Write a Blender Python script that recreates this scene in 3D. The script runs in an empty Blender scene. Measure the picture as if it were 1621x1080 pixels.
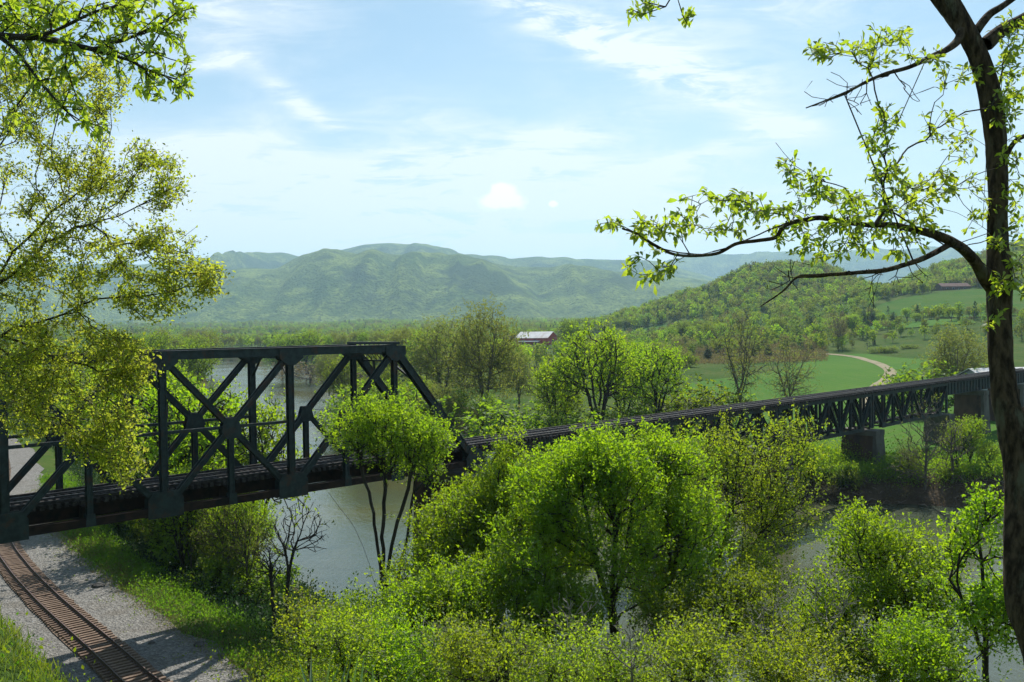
import bpy, math, random
import numpy as np
from mathutils import Vector, Matrix
from mathutils.geometry import delaunay_2d_cdt

rng = np.random.default_rng(11)
random.seed(5)
S = bpy.context.scene
C = S.collection

# ------------------------------------------------------------------ camera
FPX, PITCH, ROLL, EYE = 1382.0, 0.0135, 0.0154, 25.0
cam = bpy.data.cameras.new('camera')
cam.sensor_width = 36.0
cam.lens = 36.0 * FPX / 1621.0
cam.clip_start = 0.1
cam.clip_end = 40000
co = bpy.data.objects.new('camera', cam)
C.objects.link(co)
cp, sp = math.cos(PITCH), math.sin(PITCH)
Fv = Vector((0, cp, -sp)); Uv = Vector((0, sp, cp)); Rv = Vector((1, 0, 0))
cx_ = Rv * math.cos(ROLL) - Uv * math.sin(ROLL)
cy_ = Rv * math.sin(ROLL) + Uv * math.cos(ROLL)
M = Matrix((cx_, cy_, -Fv)).transposed().to_4x4()
M.translation = (0, 0, EYE)
co.matrix_world = M
S.camera = co

# ------------------------------------------------------------------ world / sun
SUN_AZ = math.radians(12)      # towards the right of the view axis (+Y)
SUN_EL = math.radians(46)
w = bpy.data.worlds.new('World'); S.world = w; w.use_nodes = True
nt = w.node_tree; nt.nodes.clear()


class NB:
    """tiny helper that writes node trees"""
    def __init__(s, nt): s.nt = nt; s.L = nt.links.new
    def n(s, t, **k):
        x = s.nt.nodes.new(t)
        for a, b in k.items(): setattr(x, a, b)
        return x
    def put(s, sock, v):
        if isinstance(v, bpy.types.NodeSocket): s.L(v, sock)
        elif v is not None:
            try: sock.default_value = v
            except Exception: sock.default_value = tuple(v) + (1,)
    def m(s, op, a, b=None, c=None, clamp=False):
        x = s.n('ShaderNodeMath', operation=op, use_clamp=clamp)
        s.put(x.inputs[0], a)
        if b is not None: s.put(x.inputs[1], b)
        if c is not None: s.put(x.inputs[2], c)
        return x.outputs[0]
    def ramp(s, v, a, b, lo=0.0, hi=1.0):
        x = s.n('ShaderNodeMapRange', interpolation_type='SMOOTHSTEP')
        s.put(x.inputs[0], v); s.put(x.inputs[1], a); s.put(x.inputs[2], b)
        s.put(x.inputs[3], lo); s.put(x.inputs[4], hi)
        return x.outputs[0]
    def mix(s, f, a, b, blend='MIX'):
        x = s.n('ShaderNodeMix', data_type='RGBA', blend_type=blend)
        s.put(x.inputs[0], f); s.put(x.inputs[6], a); s.put(x.inputs[7], b)
        return x.outputs[2]
    def noise(s, vec, scale, detail=4, rough=.55, dist=0.0, w=None):
        x = s.n('ShaderNodeTexNoise')
        if vec is not None: s.L(vec, x.inputs['Vector'])
        x.inputs['Scale'].default_value = scale; x.inputs['Detail'].default_value = detail
        x.inputs['Roughness'].default_value = rough; x.inputs['Distortion'].default_value = dist
        return x.outputs[0]
    def mapping(s, vec, scale=(1, 1, 1), rot=(0, 0, 0), loc=(0, 0, 0)):
        x = s.n('ShaderNodeMapping')
        s.L(vec, x.inputs[0]); x.inputs[1].default_value = loc
        x.inputs[2].default_value = rot; x.inputs[3].default_value = scale
        return x.outputs[0]


def build_world():
    b = NB(nt)
    out = b.n('ShaderNodeOutputWorld')
    sky = b.n('ShaderNodeTexSky', sky_type='NISHITA')
    sky.sun_disc = False
    sky.sun_elevation = SUN_EL
    sky.sun_rotation = SUN_AZ
    sky.air_density = 1.0; sky.dust_density = 0.6; sky.ozone_density = 1.6
    tc = b.n('ShaderNodeTexCoord')
    g = tc.outputs['Generated']
    sx = b.n('ShaderNodeSeparateXYZ'); b.L(g, sx.inputs[0])
    x, y, z = sx.outputs
    yy = b.m('MAXIMUM', y, .05)
    a = b.m('DIVIDE', x, yy); e = b.m('DIVIDE', z, yy)
    front = b.ramp(y, .15, .5)
    # clouds on a high flat sheet
    zz = b.m('ADD', b.m('MAXIMUM', z, 0), .10)
    u = b.m('DIVIDE', x, zz); v = b.m('DIVIDE', y, zz)
    cb = b.n('ShaderNodeCombineXYZ'); b.L(u, cb.inputs[0]); b.L(v, cb.inputs[1])
    sheet = cb.outputs[0]
    ca = b.n('ShaderNodeCombineXYZ'); b.L(a, ca.inputs[0]); b.L(e, ca.inputs[1])
    ae = ca.outputs[0]
    wispy = b.noise(b.mapping(sheet, (1.0, .55, 1), (0, 0, .5)), 1.6, 8, .62, .6)
    fine = b.noise(b.mapping(ae, (2.0, 8.5, 1), (0, 0, -.42)), 4.2, 10, .66, .9)
    fine2 = b.noise(b.mapping(ae, (1.6, 11, 1), (0, 0, .10), (3, 1, 0)), 3.0, 10, .64, .8)

    def streak(px, py, rx, ry, ang, s):
        a0 = (px - 810) / FPX; e0 = (521 - .0154 * (px - 810) - py) / FPX
        da = b.m('SUBTRACT', a, a0); de = b.m('SUBTRACT', e, e0)
        c, sn = math.cos(math.radians(ang)), math.sin(math.radians(ang))
        p = b.m('ADD', b.m('MULTIPLY', da, c), b.m('MULTIPLY', de, sn))
        q = b.m('SUBTRACT', b.m('MULTIPLY', de, c), b.m('MULTIPLY', da, sn))
        p = b.m('DIVIDE', p, rx / FPX); q = b.m('DIVIDE', q, ry / FPX)
        r = b.m('ADD', b.m('MULTIPLY', p, p), b.m('MULTIPLY', q, q))
        return b.m('MULTIPLY', b.m('EXPONENT', b.m('MULTIPLY', r, -1.0)), s)
    st = [(1010, 90, 210, 26, -24, 1.3), (1120, 122, 120, 40, -6, .75), (880, 25, 170, 45, -25, .55),
          (480, 165, 110, 16, -38, .75), (600, 275, 330, 30, -1, 1.5), (560, 300, 300, 22, 2, .7), (900, 232, 130, 26, 16, .95), (330, 240, 170, 40, 0, .8),
          (860, 222, 60, 18, 0, .8), (1235, 206, 60, 18, 0, .9), (1100, 250, 130, 18, 14, .5), (1190, 20, 260, 55, 8, .5),
          (360, 20, 170, 50, 0, .6), (430, 345, 300, 34, 0, .9), (640, 368, 520, 34, 0, 1.3), (850, 330, 300, 26, 0, .7),
          (360, 98, 60, 14, 10, .7), (1000, 300, 160, 30, 20, .4), (700, 210, 160, 50, -8, .45)]
    acc = None
    for q in st:
        k = streak(*q)
        acc = k if acc is None else b.m('ADD', acc, k)
    tex = b.m('ADD', b.m('MULTIPLY', b.ramp(fine, .40, .63), .95), b.m('MULTIPLY', b.ramp(fine2, .40, .63), .62))
    s1 = b.m('MULTIPLY', b.m('MULTIPLY', acc, tex), front)
    gen = b.m('MULTIPLY', b.ramp(wispy, .42, .80), .42)
    veil = b.ramp(z, .34, .02, .06, .72)
    cl = b.m('ADD', b.m('MULTIPLY', s1, .85), b.m('ADD', gen, veil), clamp=True)
    cl = b.m('MULTIPLY', cl, .92)
    # two small fair weather puffs
    pn = b.noise(ae, 42, 6, .6)
    def puff(px, py, rx, ry):
        k = streak(px, py, rx, ry, 0, 1.0)
        return b.ramp(b.m('ADD', k, b.m('MULTIPLY', b.m('SUBTRACT', pn, .5), 1.1)), .30, .70)
    pf = b.m('MAXIMUM', b.m('MAXIMUM', puff(797, 318, 42, 17), puff(800, 304, 24, 16)), puff(878, 323, 9, 6))
    skc = b.mix(1.0, sky.outputs[0], (.80, 1.0, .98, 1), 'MULTIPLY')
    col = b.mix(cl, skc, (9.4, 9.7, 9.8, 1))
    col = b.mix(b.m('MULTIPLY', b.m('MULTIPLY', pf, front), .85), col, (13.2, 14.0, 14.4, 1))
    bg = b.n('ShaderNodeBackground')
    b.L(col, bg.inputs[0]); bg.inputs[1].default_value = 0.084
    b.L(bg.outputs[0], out.inputs[0])


build_world()
sun = bpy.data.lights.new('sun', 'SUN')
sun.energy = 5.0; sun.angle = math.radians(.53); sun.color = (1, .955, .87)
so = bpy.data.objects.new('sun', sun); C.objects.link(so)
sd = Vector((math.sin(SUN_AZ) * math.cos(SUN_EL), math.cos(SUN_AZ) * math.cos(SUN_EL), math.sin(SUN_EL)))
so.rotation_euler = sd.to_track_quat('Z', 'Y').to_euler()
so.location = (0, 0, 200)
S.view_settings.view_transform = 'Standard'
S.view_settings.look = 'None'
S.view_settings.gamma = 1
S.view_settings.use_curve_mapping = False
S.view_settings.exposure = 0.45
cy = S.cycles
cy.max_bounces = 7; cy.diffuse_bounces = 4; cy.glossy_bounces = 2; cy.transmission_bounces = 5
cy.volume_bounces = 1; cy.transparent_max_bounces = 4
cy.caustics_reflective = False; cy.caustics_refractive = False
cy.use_denoising = True
cy.sample_clamp_indirect = 6
HAZE = 8.0e-5


# ------------------------------------------------------------------ pixel <-> world (used to calibrate real positions)
def ray(x, y):
    r0 = (x - 810.5) / FPX; u0 = (540 - y) / FPX
    r = r0 * math.cos(ROLL) + u0 * math.sin(ROLL); u = -r0 * math.sin(ROLL) + u0 * math.cos(ROLL)
    Y = cp + u * sp; Z = -sp + u * cp
    return r / Y, Z / Y
def W(x, y, Y):
    a, b = ray(x, y)
    return np.array([a * Y, Y, EYE + b * Y])
def hor(x): return 521 - .0154 * (x - 810)


# ------------------------------------------------------------------ noise
def _h(ix, iy, s):
    n = (ix.astype(np.int64) * 374761393 + iy.astype(np.int64) * 668265263 + s * 974711) & 0x7fffffff
    n = ((n ^ (n >> 13)) * 1274126177) & 0x7fffffff
    n = n ^ (n >> 16)
    return (n & 0xffff) / 65535.0
def vnoise(x, y, s=0):
    ix = np.floor(x); iy = np.floor(y); fx = x - ix; fy = y - iy
    fx = fx * fx * (3 - 2 * fx); fy = fy * fy * (3 - 2 * fy)
    a = _h(ix, iy, s); b = _h(ix + 1, iy, s); c = _h(ix, iy + 1, s); d = _h(ix + 1, iy + 1, s)
    return a + (b - a) * fx + (c - a) * fy + (a - b - c + d) * fx * fy
def fbm(x, y, s=0, o=4):
    r = 0; A = 1; t = 0
    for i in range(o):
        r = r + A * vnoise(x, y, s + i * 7); t += A; A *= .5; x = x * 2.03 + 3.1; y = y * 2.03 + 1.7
    return r / t - .5
def sstep(a, b, x):
    t = np.clip((x - a) / (b - a), 0, 1)
    return t * t * (3 - 2 * t)


# ------------------------------------------------------------------ terrain function
RIV = np.array([(-2600, 3300, 45), (-1100, 1800, 40), (-560, 1180, 36), (-260, 740, 32), (-165, 555, 31), (-104, 385, 31), (-66, 280, 30), (-38, 200, 28),
                (-18, 145, 27), (3, 110, 33), (27, 91, 35), (64, 82, 33), (110, 68, 31), (220, 40, 34), (420, -30, 38)], float)
TRK = np.array([(-250, 330), (-165, 245), (-120, 190), (-86, 145), (-62, 104), (-49.6, 84.0), (-42.3, 73.9), (-35.8, 65.8), (-31.2, 60.4), (-27, 55.6), (-23.4, 51.4),
                (-20.9, 48.5), (-14.5, 42.0), (-6, 35.5), (6, 30.0), (24, 26), (60, 22), (140, 5)], float)
def smooth_line(P, n=8):
    out = []
    for i in range(len(P) - 1):
        p0 = P[max(i - 1, 0)]; p1 = P[i]; p2 = P[i + 1]; p3 = P[min(i + 2, len(P) - 1)]
        for k in range(n):
            t = k / n
            out.append(.5 * ((2 * p1) + (-p0 + p2) * t + (2 * p0 - 5 * p1 + 4 * p2 - p3) * t * t + (-p0 + 3 * p1 - 3 * p2 + p3) * t ** 3))
    out.append(P[-1])
    return np.array(out)
RIVS = smooth_line(RIV, 3)
TRKS = smooth_line(TRK, 6)
def ldist(X, Y, P):
    best = np.full(X.shape, 1e12); side = np.zeros(X.shape); wd = np.zeros(X.shape)
    for i in range(len(P) - 1):
        a = P[i, :2]; d = P[i + 1, :2] - a; L2 = d @ d
        rx = X - a[0]; ry = Y - a[1]
        t = np.clip((rx * d[0] + ry * d[1]) / L2, 0, 1)
        ex = rx - t * d[0]; ey = ry - t * d[1]
        q = ex * ex + ey * ey
        m = q < best
        best = np.where(m, q, best)
        side = np.where(m, np.sign(d[0] * ry - d[1] * rx), side)
        if P.shape[1] > 2: wd = np.where(m, P[i, 2] + t * (P[i + 1, 2] - P[i, 2]), wd)
    return np.sqrt(best), side, wd
RSGN = ldist(np.array([0.]), np.array([0.]), RIVS)[1][0]
TSGN = ldist(np.array([0.]), np.array([0.]), TRKS)[1][0]

TT = np.array([-1.2, -.6, -.35, -.2, 0, .1, .14, .21, .28, .35, .425, .5, .59, .8, 1.3])
TY = np.array([100, 250, 400, 600, 850, 1150, 1500, 2200, 3200, 4200.])
TZ = np.array([
    [3.5] * 15,
    [6, 5, 5, 5, 5, 5, 5, 5, 5, 5, 5, 5.5, 6, 8, 10],
    [14, 9, 6, 6, 6, 6.5, 7, 7, 7, 7.5, 8, 9, 10, 16, 20],
    [24, 12, 8, 8, 8, 8, 9, 11, 13, 17, 22, 27, 31, 38, 50],
    [36, 20, 11, 10, 10, 11, 14, 22, 32, 42, 50, 56, 62, 70, 90],
    [50, 25, 14, 13, 13, 26, 40, 64, 98, 98, 62, 94, 122, 150, 150],
    [60, 30, 18, 18, 18, 18, 22, 32, 50, 50, 45, 66, 86, 110, 120],
    [70, 36, 28, 28, 28, 28, 28, 30, 32, 34, 36, 44, 54, 70, 90],
    [80, 55, 50, 50, 50, 50, 50, 50, 50, 50, 50, 55, 60, 70, 90],
    [90, 75, 72, 72, 72, 72, 72, 72, 72, 72, 72, 72, 75, 80, 90]])
def cosi(v, xs):
    i = np.clip(np.searchsorted(xs, v) - 1, 0, len(xs) - 2)
    t = np.clip((v - xs[i]) / (xs[i + 1] - xs[i]), 0, 1)
    return i, t
def table(t, Y):
    i, a = cosi(t, TT); j, b = cosi(Y, TY)
    a = a * a * (3 - 2 * a) * .6 + a * .4
    b2 = b * b * (3 - 2 * b) * .6 + b * .4
    return (TZ[j, i] * (1 - a) + TZ[j, i + 1] * a) * (1 - b2) + (TZ[j + 1, i] * (1 - a) + TZ[j + 1, i + 1] * a) * b2
NEARM = [(-600, 440), (0, 455), (200, 462), (300, 446), (380, 424), (440, 424), (480, 404), (515, 394), (555, 402), (620, 405), (700, 406), (760, 413), (820, 421),
         (900, 425), (960, 429), (1020, 434), (1100, 440), (1180, 455), (1260, 470), (1400, 480), (2200, 480)]
FARM = [(-600, 400), (0, 418), (200, 415), (350, 408), (400, 403), (450, 398), (495, 403), (540, 396), (580, 387), (620, 384), (670, 385), (720, 392), (770, 402), (850, 403),
        (900, 405), (960, 408), (1040, 413), (1080, 424), (1115, 434), (1200, 455), (1400, 470), (2200, 470)]
THIRD = [(-600, 430), (900, 440), (1000, 428), (1060, 407), (1110, 402), (1200, 396), (1300, 397), (1400, 392), (1470, 389), (1530, 394), (1621, 398), (2200, 380)]
def prof(tab, t, D):
    px = 810.5 + t * FPX
    y = np.interp(px, [p[0] for p in tab], [p[1] for p in tab])
    return EYE + (hor(px) - y) / FPX * D
def mountain(t, Y):
    X = t * Y
    z = np.zeros_like(Y)
    for tab, y0, yc, y1, k, s in ((NEARM, 3500, 5200, 6600, 6.0, 3), (FARM, 5600, 7400, 9000, 4.5, 9), (THIRD, 8200, 9800, 12500, 3.5, 21)):
        H = prof(tab, t, yc)
        wx = X / 1000.
        warp = fbm(wx * 1.25 + Y / 9000, Y / 5200., s, 4)
        warp2 = np.abs(fbm(wx * 2.6, Y / 2600. + 7, s + 50, 4)) * 2 - .25
        u = np.where(Y < yc, (Y - y0) / (yc - y0), (y1 - Y) / (y1 - yc))
        u = np.clip(u, 0, 1)
        mid = u * (1 - u) * 4
        uu = np.clip(u + mid * (warp * 1.1 - warp2 * .55), 0, 1)
        sh = uu * uu * (3 - 2 * uu) * .5 + uu * .5
        z = np.maximum(z, H * sh)
    return z
def height(X, Y):
    X = np.asarray(X, float); Y = np.asarray(Y, float)
    t = np.clip(X / np.maximum(Y, 100.), -1.2, 1.3)
    Yc = np.maximum(Y, 0)
    z = table(t, np.clip(Yc, 100, 4200))
    z = z + fbm(X / 160., Y / 160., 2, 3) * np.interp(Yc, [100, 500, 1500, 4000], [.3, 2.5, 12, 30])
    m = mountain(t, Yc)
    z = np.maximum(z, m)
    # camera side: track bench and hillside
    dt, sd_, _ = ldist(X, Y, TRKS)
    d = np.where(sd_ == TSGN, -dt, dt)
    u = np.clip((-d - 4.2) / 15.0, 0, None)
    hill = 5.2 + 24.0 * (1 - np.exp(-u ** 1.15))
    rc0 = np.hypot(X, Y)
    hill = np.where(Y > -5, np.minimum(hill, np.maximum(23.2 - .56 * np.maximum(rc0 - 2.5, 0), 5.2) + np.maximum(-X - .62 * np.maximum(Y, 0), 0) * .8), hill)
    hill = hill + 6.6 * np.exp(-((X + 24.5) ** 2 + (Y - 31) ** 2) / 60.0) * sstep(0, .3, u) + 7.0 * np.exp(-((X + 19.5) ** 2 + (Y - 28.5) ** 2) / 40.0) * sstep(0, .3, u) * (1 - sstep(110, 260, Y))
    hill = hill + fbm(X / 7., Y / 7., 5, 3) * 1.6 * sstep(0, .5, u)
    left = np.where(d < -4.2, hill, 5.2)
    low = 2.6 + np.maximum(Y - 150, 0) * .01
    left = np.where(d > 5.6, 5.2 + (low - 5.2) * sstep(5.6, 16, d), left)
    rc = np.hypot(X, Y)
    plat = 23.35 - .42 * np.maximum(rc - 2.6, 0) ** 1.3
    left = np.maximum(left, np.where(rc < 14, plat, -10))
    left = np.where((rc < 30) & (Y < 0), np.minimum(left, 23.4 + np.maximum(rc - 6, 0) * .25), left)
    rd, rs, rw = ldist(X, Y, RIVS)
    s = rd - rw + fbm(X / 11., Y / 11., 8, 3) * 7 * np.clip(Y / 400 + .6, 0, 3)
    camside = rs == RSGN
    wl = camside * (1 - sstep(200, 420, Y))
    z = np.where(camside, left * wl + z * (1 - wl), z)
    bank = sstep(-1.5, np.where(camside, 7.0, 5.0), s)
    z = -2.2 + (z + 2.2) * bank
    z = z + fbm(X / 2.2, Y / 2.2, 31, 2) * .25 * sstep(0, 4, s) * (Y < 400) * (np.abs(d) > 7.5)
    return z
def h1(x, y): return float(height(np.array([x]), np.array([y]))[0])
def hit(px, py):
    a, b = ray(px, py)
    Y = np.geomspace(8, 9000, 6000)
    z = EYE + b * Y - height(a * Y, Y)
    i = int(np.argmax(z < 0))
    return a * Y[i], Y[i]


# ------------------------------------------------------------------ object helpers
def obj(name, mesh, mat=None, parent=None, kind=None, label=None, loc=None):
    o = bpy.data.objects.new(name, mesh); C.objects.link(o)
    if mat is not None and len(mesh.materials) == 0: mesh.materials.append(mat)
    if parent is not None: o.parent = parent
    if kind: o['kind'] = kind
    if label: o['label'] = label
    if loc is not None: o.location = loc
    return o
def tag(o, label, cat, group=None):
    o['label'] = label; o['category'] = cat
    if group: o['group'] = group
    return o
def thing(name, label, cat, loc=(0, 0, 0), group=None, rz=0):
    o = bpy.data.objects.new(name, None); C.objects.link(o)
    o.location = loc; o.rotation_euler = (0, 0, rz); o.empty_display_size = .5
    return tag(o, label, cat, group)
def npmesh(name, V, F, n, smooth=False):
    """V (m,3) verts, F (k,n) polygon indices"""
    me = bpy.data.meshes.new(name)
    V = np.ascontiguousarray(V, np.float32); F = np.ascontiguousarray(F, np.int32)
    me.vertices.add(len(V)); me.vertices.foreach_set('co', V.ravel())
    me.loops.add(F.size); me.loops.foreach_set('vertex_index', F.ravel())
    me.polygons.add(len(F))
    me.polygons.foreach_set('loop_start', np.arange(0, F.size, n, dtype=np.int32))
    me.polygons.foreach_set('loop_total', np.full(len(F), n, np.int32))
    if smooth: me.polygons.foreach_set('use_smooth', np.ones(len(F), bool))
    me.update(calc_edges=True)
    return me
class MB:
    def __init__(s): s.v = []; s.f = []
    def add(s, V, F):
        k = len(s.v); s.v += [tuple(v) for v in V]; s.f += [tuple(i + k for i in f) for f in F]
    def box(s, c, d, ax=None):
        """box with centre c, full dims d, axes ax (3 unit vectors)"""
        c = Vector(c)
        ax = ax or (Vector((1, 0, 0)), Vector((0, 1, 0)), Vector((0, 0, 1)))
        V = []
        for k in (-.5, .5):
            for j in (-.5, .5):
                for i in (-.5, .5):
                    V.append(c + ax[0] * (d[0] * i) + ax[1] * (d[1] * j) + ax[2] * (d[2] * k))
        s.add(V, [(0, 2, 3, 1), (4, 5, 7, 6), (0, 1, 5, 4), (2, 6, 7, 3), (0, 4, 6, 2), (1, 3, 7, 5)])
    def bar(s, a, b, w, h, up=(0, 0, 1), off=(0, 0)):
        a = Vector(a); b = Vector(b); d = b - a; L = d.length; d.normalize()
        up = Vector(up)
        x = d.cross(up)
        if x.length < 1e-4: x = d.cross(Vector((1, 0, 0)))
        x.normalize(); y = x.cross(d)
        s.box((a + b) / 2 + x * off[0] + y * off[1], (w, L, h), (x, d, y))
    def tube(s, pts, rads, k=6):
        pts = [Vector(p) for p in pts]; V = []
        for i, p in enumerate(pts):
            d = (pts[min(i + 1, len(pts) - 1)] - pts[max(i - 1, 0)]).normalized()
            x = d.cross(Vector((.2, 1, .1))).normalized(); y = x.cross(d)
            r = rads[i] if hasattr(rads, '__len__') else rads
            for j in range(k):
                t = 2 * math.pi * j / k
                V.append(p + x * (r * math.cos(t)) + y * (r * math.sin(t)))
        F = []
        for i in range(len(pts) - 1):
            for j in range(k):
                F.append((i * k + j, i * k + (j + 1) % k, (i + 1) * k + (j + 1) % k, (i + 1) * k + j))
        F.append(tuple(range(k))[::-1]); F.append(tuple((len(pts) - 1) * k + j for j in range(k)))
        s.add(V, F)
    def mesh(s, name):
        me = bpy.data.meshes.new(name); me.from_pydata([tuple(v) for v in s.v], [], s.f); me.update()
        return me


# ------------------------------------------------------------------ materials
def newmat(name):
    m = bpy.data.materials.new(name); m.use_nodes = True
    m.node_tree.nodes.clear()
    b = NB(m.node_tree)
    out = b.n('ShaderNodeOutputMaterial')
    return m, b, out
def rough_mat(name, c1, c2, scale=3, rough=.8, bump=.2, bscale=None, c3=None, spec=.3, metallic=0, stretch=(1, 1, 1), bdist=.05, detail=6):
    m, b, out = newmat(name)
    tc = b.n('ShaderNodeTexCoord'); P = b.mapping(tc.outputs['Object'], stretch)
    n = b.noise(P, scale, detail, .6)
    col = b.mix(b.ramp(n, .35, .65), c1, c2)
    if c3 is not None:
        n3 = b.noise(P, scale * .37, 5, .65)
        col = b.mix(b.ramp(n3, .52, .68), col, c3)
    p = b.n('ShaderNodeBsdfPrincipled')
    b.L(col, p.inputs['Base Color']); p.inputs['Roughness'].default_value = rough
    p.inputs['Specular IOR Level'].default_value = spec; p.inputs['Metallic'].default_value = metallic
    if bump:
        bn = b.noise(P, bscale or scale * 4, 5, .6)
        bm = b.n('ShaderNodeBump'); bm.inputs['Strength'].default_value = bump; bm.inputs['Distance'].default_value = bdist
        b.L(bn, bm.inputs['Height']); b.L(bm.outputs[0], p.inputs['Normal'])
    b.L(p.outputs[0], out.inputs[0])
    return m
def leaf_mat(name, d1, d2, t1, t2, tr=.5, gloss=.03, vary=.18, d3=None):
    m, b, out = newmat(name)
    g = b.n('ShaderNodeNewGeometry'); oi = b.n('ShaderNodeObjectInfo')
    r = g.outputs['Random Per Island']
    r2 = b.m('FRACT', b.m('MULTIPLY', r, 7.31))
    pn = b.noise(g.outputs['Position'], .55, 3, .6)
    f = b.m('ADD', b.m('MULTIPLY', r, .55), b.m('MULTIPLY', b.ramp(pn, .3, .7), .45), clamp=True)
    dc = b.mix(f, d1, d2); tcx = b.mix(f, t1, t2)
    if d3 is not None:
        k = b.m('GREATER_THAN', r2, .91)
        dc = b.mix(k, dc, d3); tcx = b.mix(b.m('MULTIPLY', k, .6), tcx, d3)
    hs = b.n('ShaderNodeHueSaturation'); b.L(dc, hs.inputs['Color'])
    b.L(b.m('ADD', .5, b.m('MULTIPLY', b.m('SUBTRACT', oi.outputs['Random'], .5), vary * .07)), hs.inputs['Hue'])
    b.L(b.m('ADD', 1 - vary / 2, b.m('MULTIPLY', oi.outputs['Random'], vary)), hs.inputs['Value'])
    hs2 = b.n('ShaderNodeHueSaturation'); b.L(tcx, hs2.inputs['Color'])
    b.L(b.m('ADD', .5, b.m('MULTIPLY', b.m('SUBTRACT', oi.outputs['Random'], .5), vary * .07)), hs2.inputs['Hue'])
    b.L(b.m('ADD', 1 - vary / 2, b.m('MULTIPLY', oi.outputs['Random'], vary)), hs2.inputs['Value'])
    D = b.n('ShaderNodeBsdfDiffuse'); T = b.n('ShaderNodeBsdfTranslucent'); G = b.n('ShaderNodeBsdfGlossy')
    b.L(hs.outputs[0], D.inputs[0]); b.L(hs2.outputs[0], T.inputs[0])
    G.inputs[0].default_value = (.9, .95, .9, 1); G.inputs[1].default_value = .6
    mx = b.n('ShaderNodeMixShader'); mx.inputs[0].default_value = tr
    b.L(D.outputs[0], mx.inputs[1]); b.L(T.outputs[0], mx.inputs[2])
    mg = b.n('ShaderNodeMixShader'); mg.inputs[0].default_value = gloss
    b.L(mx.outputs[0], mg.inputs[1]); b.L(G.outputs[0], mg.inputs[2])
    b.L(mg.outputs[0], out.inputs[0])
    return m

LM = {
    'spring': leaf_mat('spring_leaf', (.070, .120, .008, 1), (.115, .165, .010, 1), (.27, .50, .008, 1), (.50, .66, .012, 1), .62, vary=.22),
    'yellow': leaf_mat('yellow_green_leaf', (.10, .14, .015, 1), (.15, .17, .025, 1), (.44, .60, .03, 1), (.70, .74, .07, 1), .64, d3=(.20, .15, .03, 1)),
    'oak': leaf_mat('oak_leaf', (.08, .12, .012, 1), (.14, .17, .025, 1), (.34, .56, .012, 1), (.62, .74, .05, 1), .60, .05),
    'pale': leaf_mat('pale_leaf', (.10, .12, .022, 1), (.15, .15, .04, 1), (.28, .38, .035, 1), (.40, .42, .07, 1), .5, d3=(.15, .12, .06, 1)),
    'mid': leaf_mat('mid_green_leaf', (.05, .10, .010, 1), (.09, .14, .012, 1), (.25, .43, .010, 1), (.40, .52, .018, 1), .54, vary=.4),
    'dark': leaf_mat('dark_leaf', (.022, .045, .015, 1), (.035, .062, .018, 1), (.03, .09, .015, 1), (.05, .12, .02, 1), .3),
    'shrub': leaf_mat('shrub_leaf', (.085, .125, .010, 1), (.14, .165, .015, 1), (.30, .47, .010, 1), (.50, .58, .02, 1), .60, vary=.3, d3=(.14, .13, .04, 1)),
    'wood': leaf_mat('woodland_leaf', (.065, .105, .016, 1), (.11, .135, .025, 1), (.18, .32, .016, 1), (.32, .38, .04, 1), .48, vary=.75),
    'tan': leaf_mat('tan_leaf', (.17, .14, .06, 1), (.22, .18, .08, 1), (.30, .27, .09, 1), (.36, .32, .11, 1), .4),
    'rust': leaf_mat('reddish_bud_leaf', (.13, .095, .045, 1), (.16, .13, .055, 1), (.22, .18, .06, 1), (.28, .23, .07, 1), .4),
    'grass': leaf_mat('grass_blade', (.065, .11, .012, 1), (.13, .15, .022, 1), (.20, .36, .015, 1), (.38, .42, .04, 1), .45, .03, d3=(.22, .18, .08, 1)),
    'weed': leaf_mat('weed_leaf', (.05, .12, .010, 1), (.09, .16, .014, 1), (.16, .42, .012, 1), (.28, .50, .02, 1), .5),
}
BARK = rough_mat('bark', (.020, .016, .012, 1), (.050, .042, .034, 1), 6, .9, .9, 22, (.07, .065, .055, 1), stretch=(1, 1, .25), bdist=.03)
BARKN = rough_mat('furrowed_bark', (.028, .020, .014, 1), (.12, .086, .055, 1), 11, .95, 1.0, 26, (.13, .125, .085, 1), spec=.1, stretch=(1, 1, .30), bdist=.08)
TWIG = rough_mat('grey_bark', (.09, .078, .062, 1), (.16, .14, .115, 1), 6, .9, .4, 20, stretch=(1, 1, .25))
STEEL = rough_mat('weathered_bridge_steel', (.012, .021, .021, 1), (.026, .042, .042, 1), 2.4, .6, .4, 14, (.055, .030, .018, 1), .35, bdist=.01)
RUSTY = rough_mat('rusty_floor_steel', (.020, .013, .010, 1), (.040, .024, .016, 1), 1.6, .85, .3, 12, (.012, .011, .010, 1), .2, bdist=.01)
TIMB = rough_mat('tarred_timber', (.030, .026, .024, 1), (.060, .052, .047, 1), 5, .9, .4, 20, (.10, .09, .08, 1), .2, bdist=.02)
RAIL = rough_mat('rusty_rail_steel', (.055, .024, .020, 1), (.09, .040, .030, 1), 8, .55, .1, 30, spec=.5)
RAILD = rough_mat('dark_deck_rail', (.06, .055, .055, 1), (.12, .11, .11, 1), 8, .4, .1, 30, spec=.6, metallic=.4)
SLEEP = rough_mat('weathered_sleeper_wood', (.155, .105, .075, 1), (.24, .170, .125, 1), 4, .9, .6, 20, (.10, .065, .045, 1), bdist=.02)
CONC = rough_mat('stained_concrete', (.085, .078, .066, 1), (.15, .14, .12, 1), .8, .9, .5, 6, (.075, .055, .04, 1), stretch=(1, 1, .5), bdist=.03)
CONCB = rough_mat('brown_stained_masonry', (.062, .036, .024, 1), (.105, .062, .042, 1), 1.1, .9, .6, 6, (.025, .02, .018, 1), stretch=(1, 1, .35), bdist=.04)


PALETWIG = rough_mat('pale_dead_twig', (.17, .155, .13, 1), (.27, .25, .215, 1), 6, .9, .2, 20)


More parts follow.
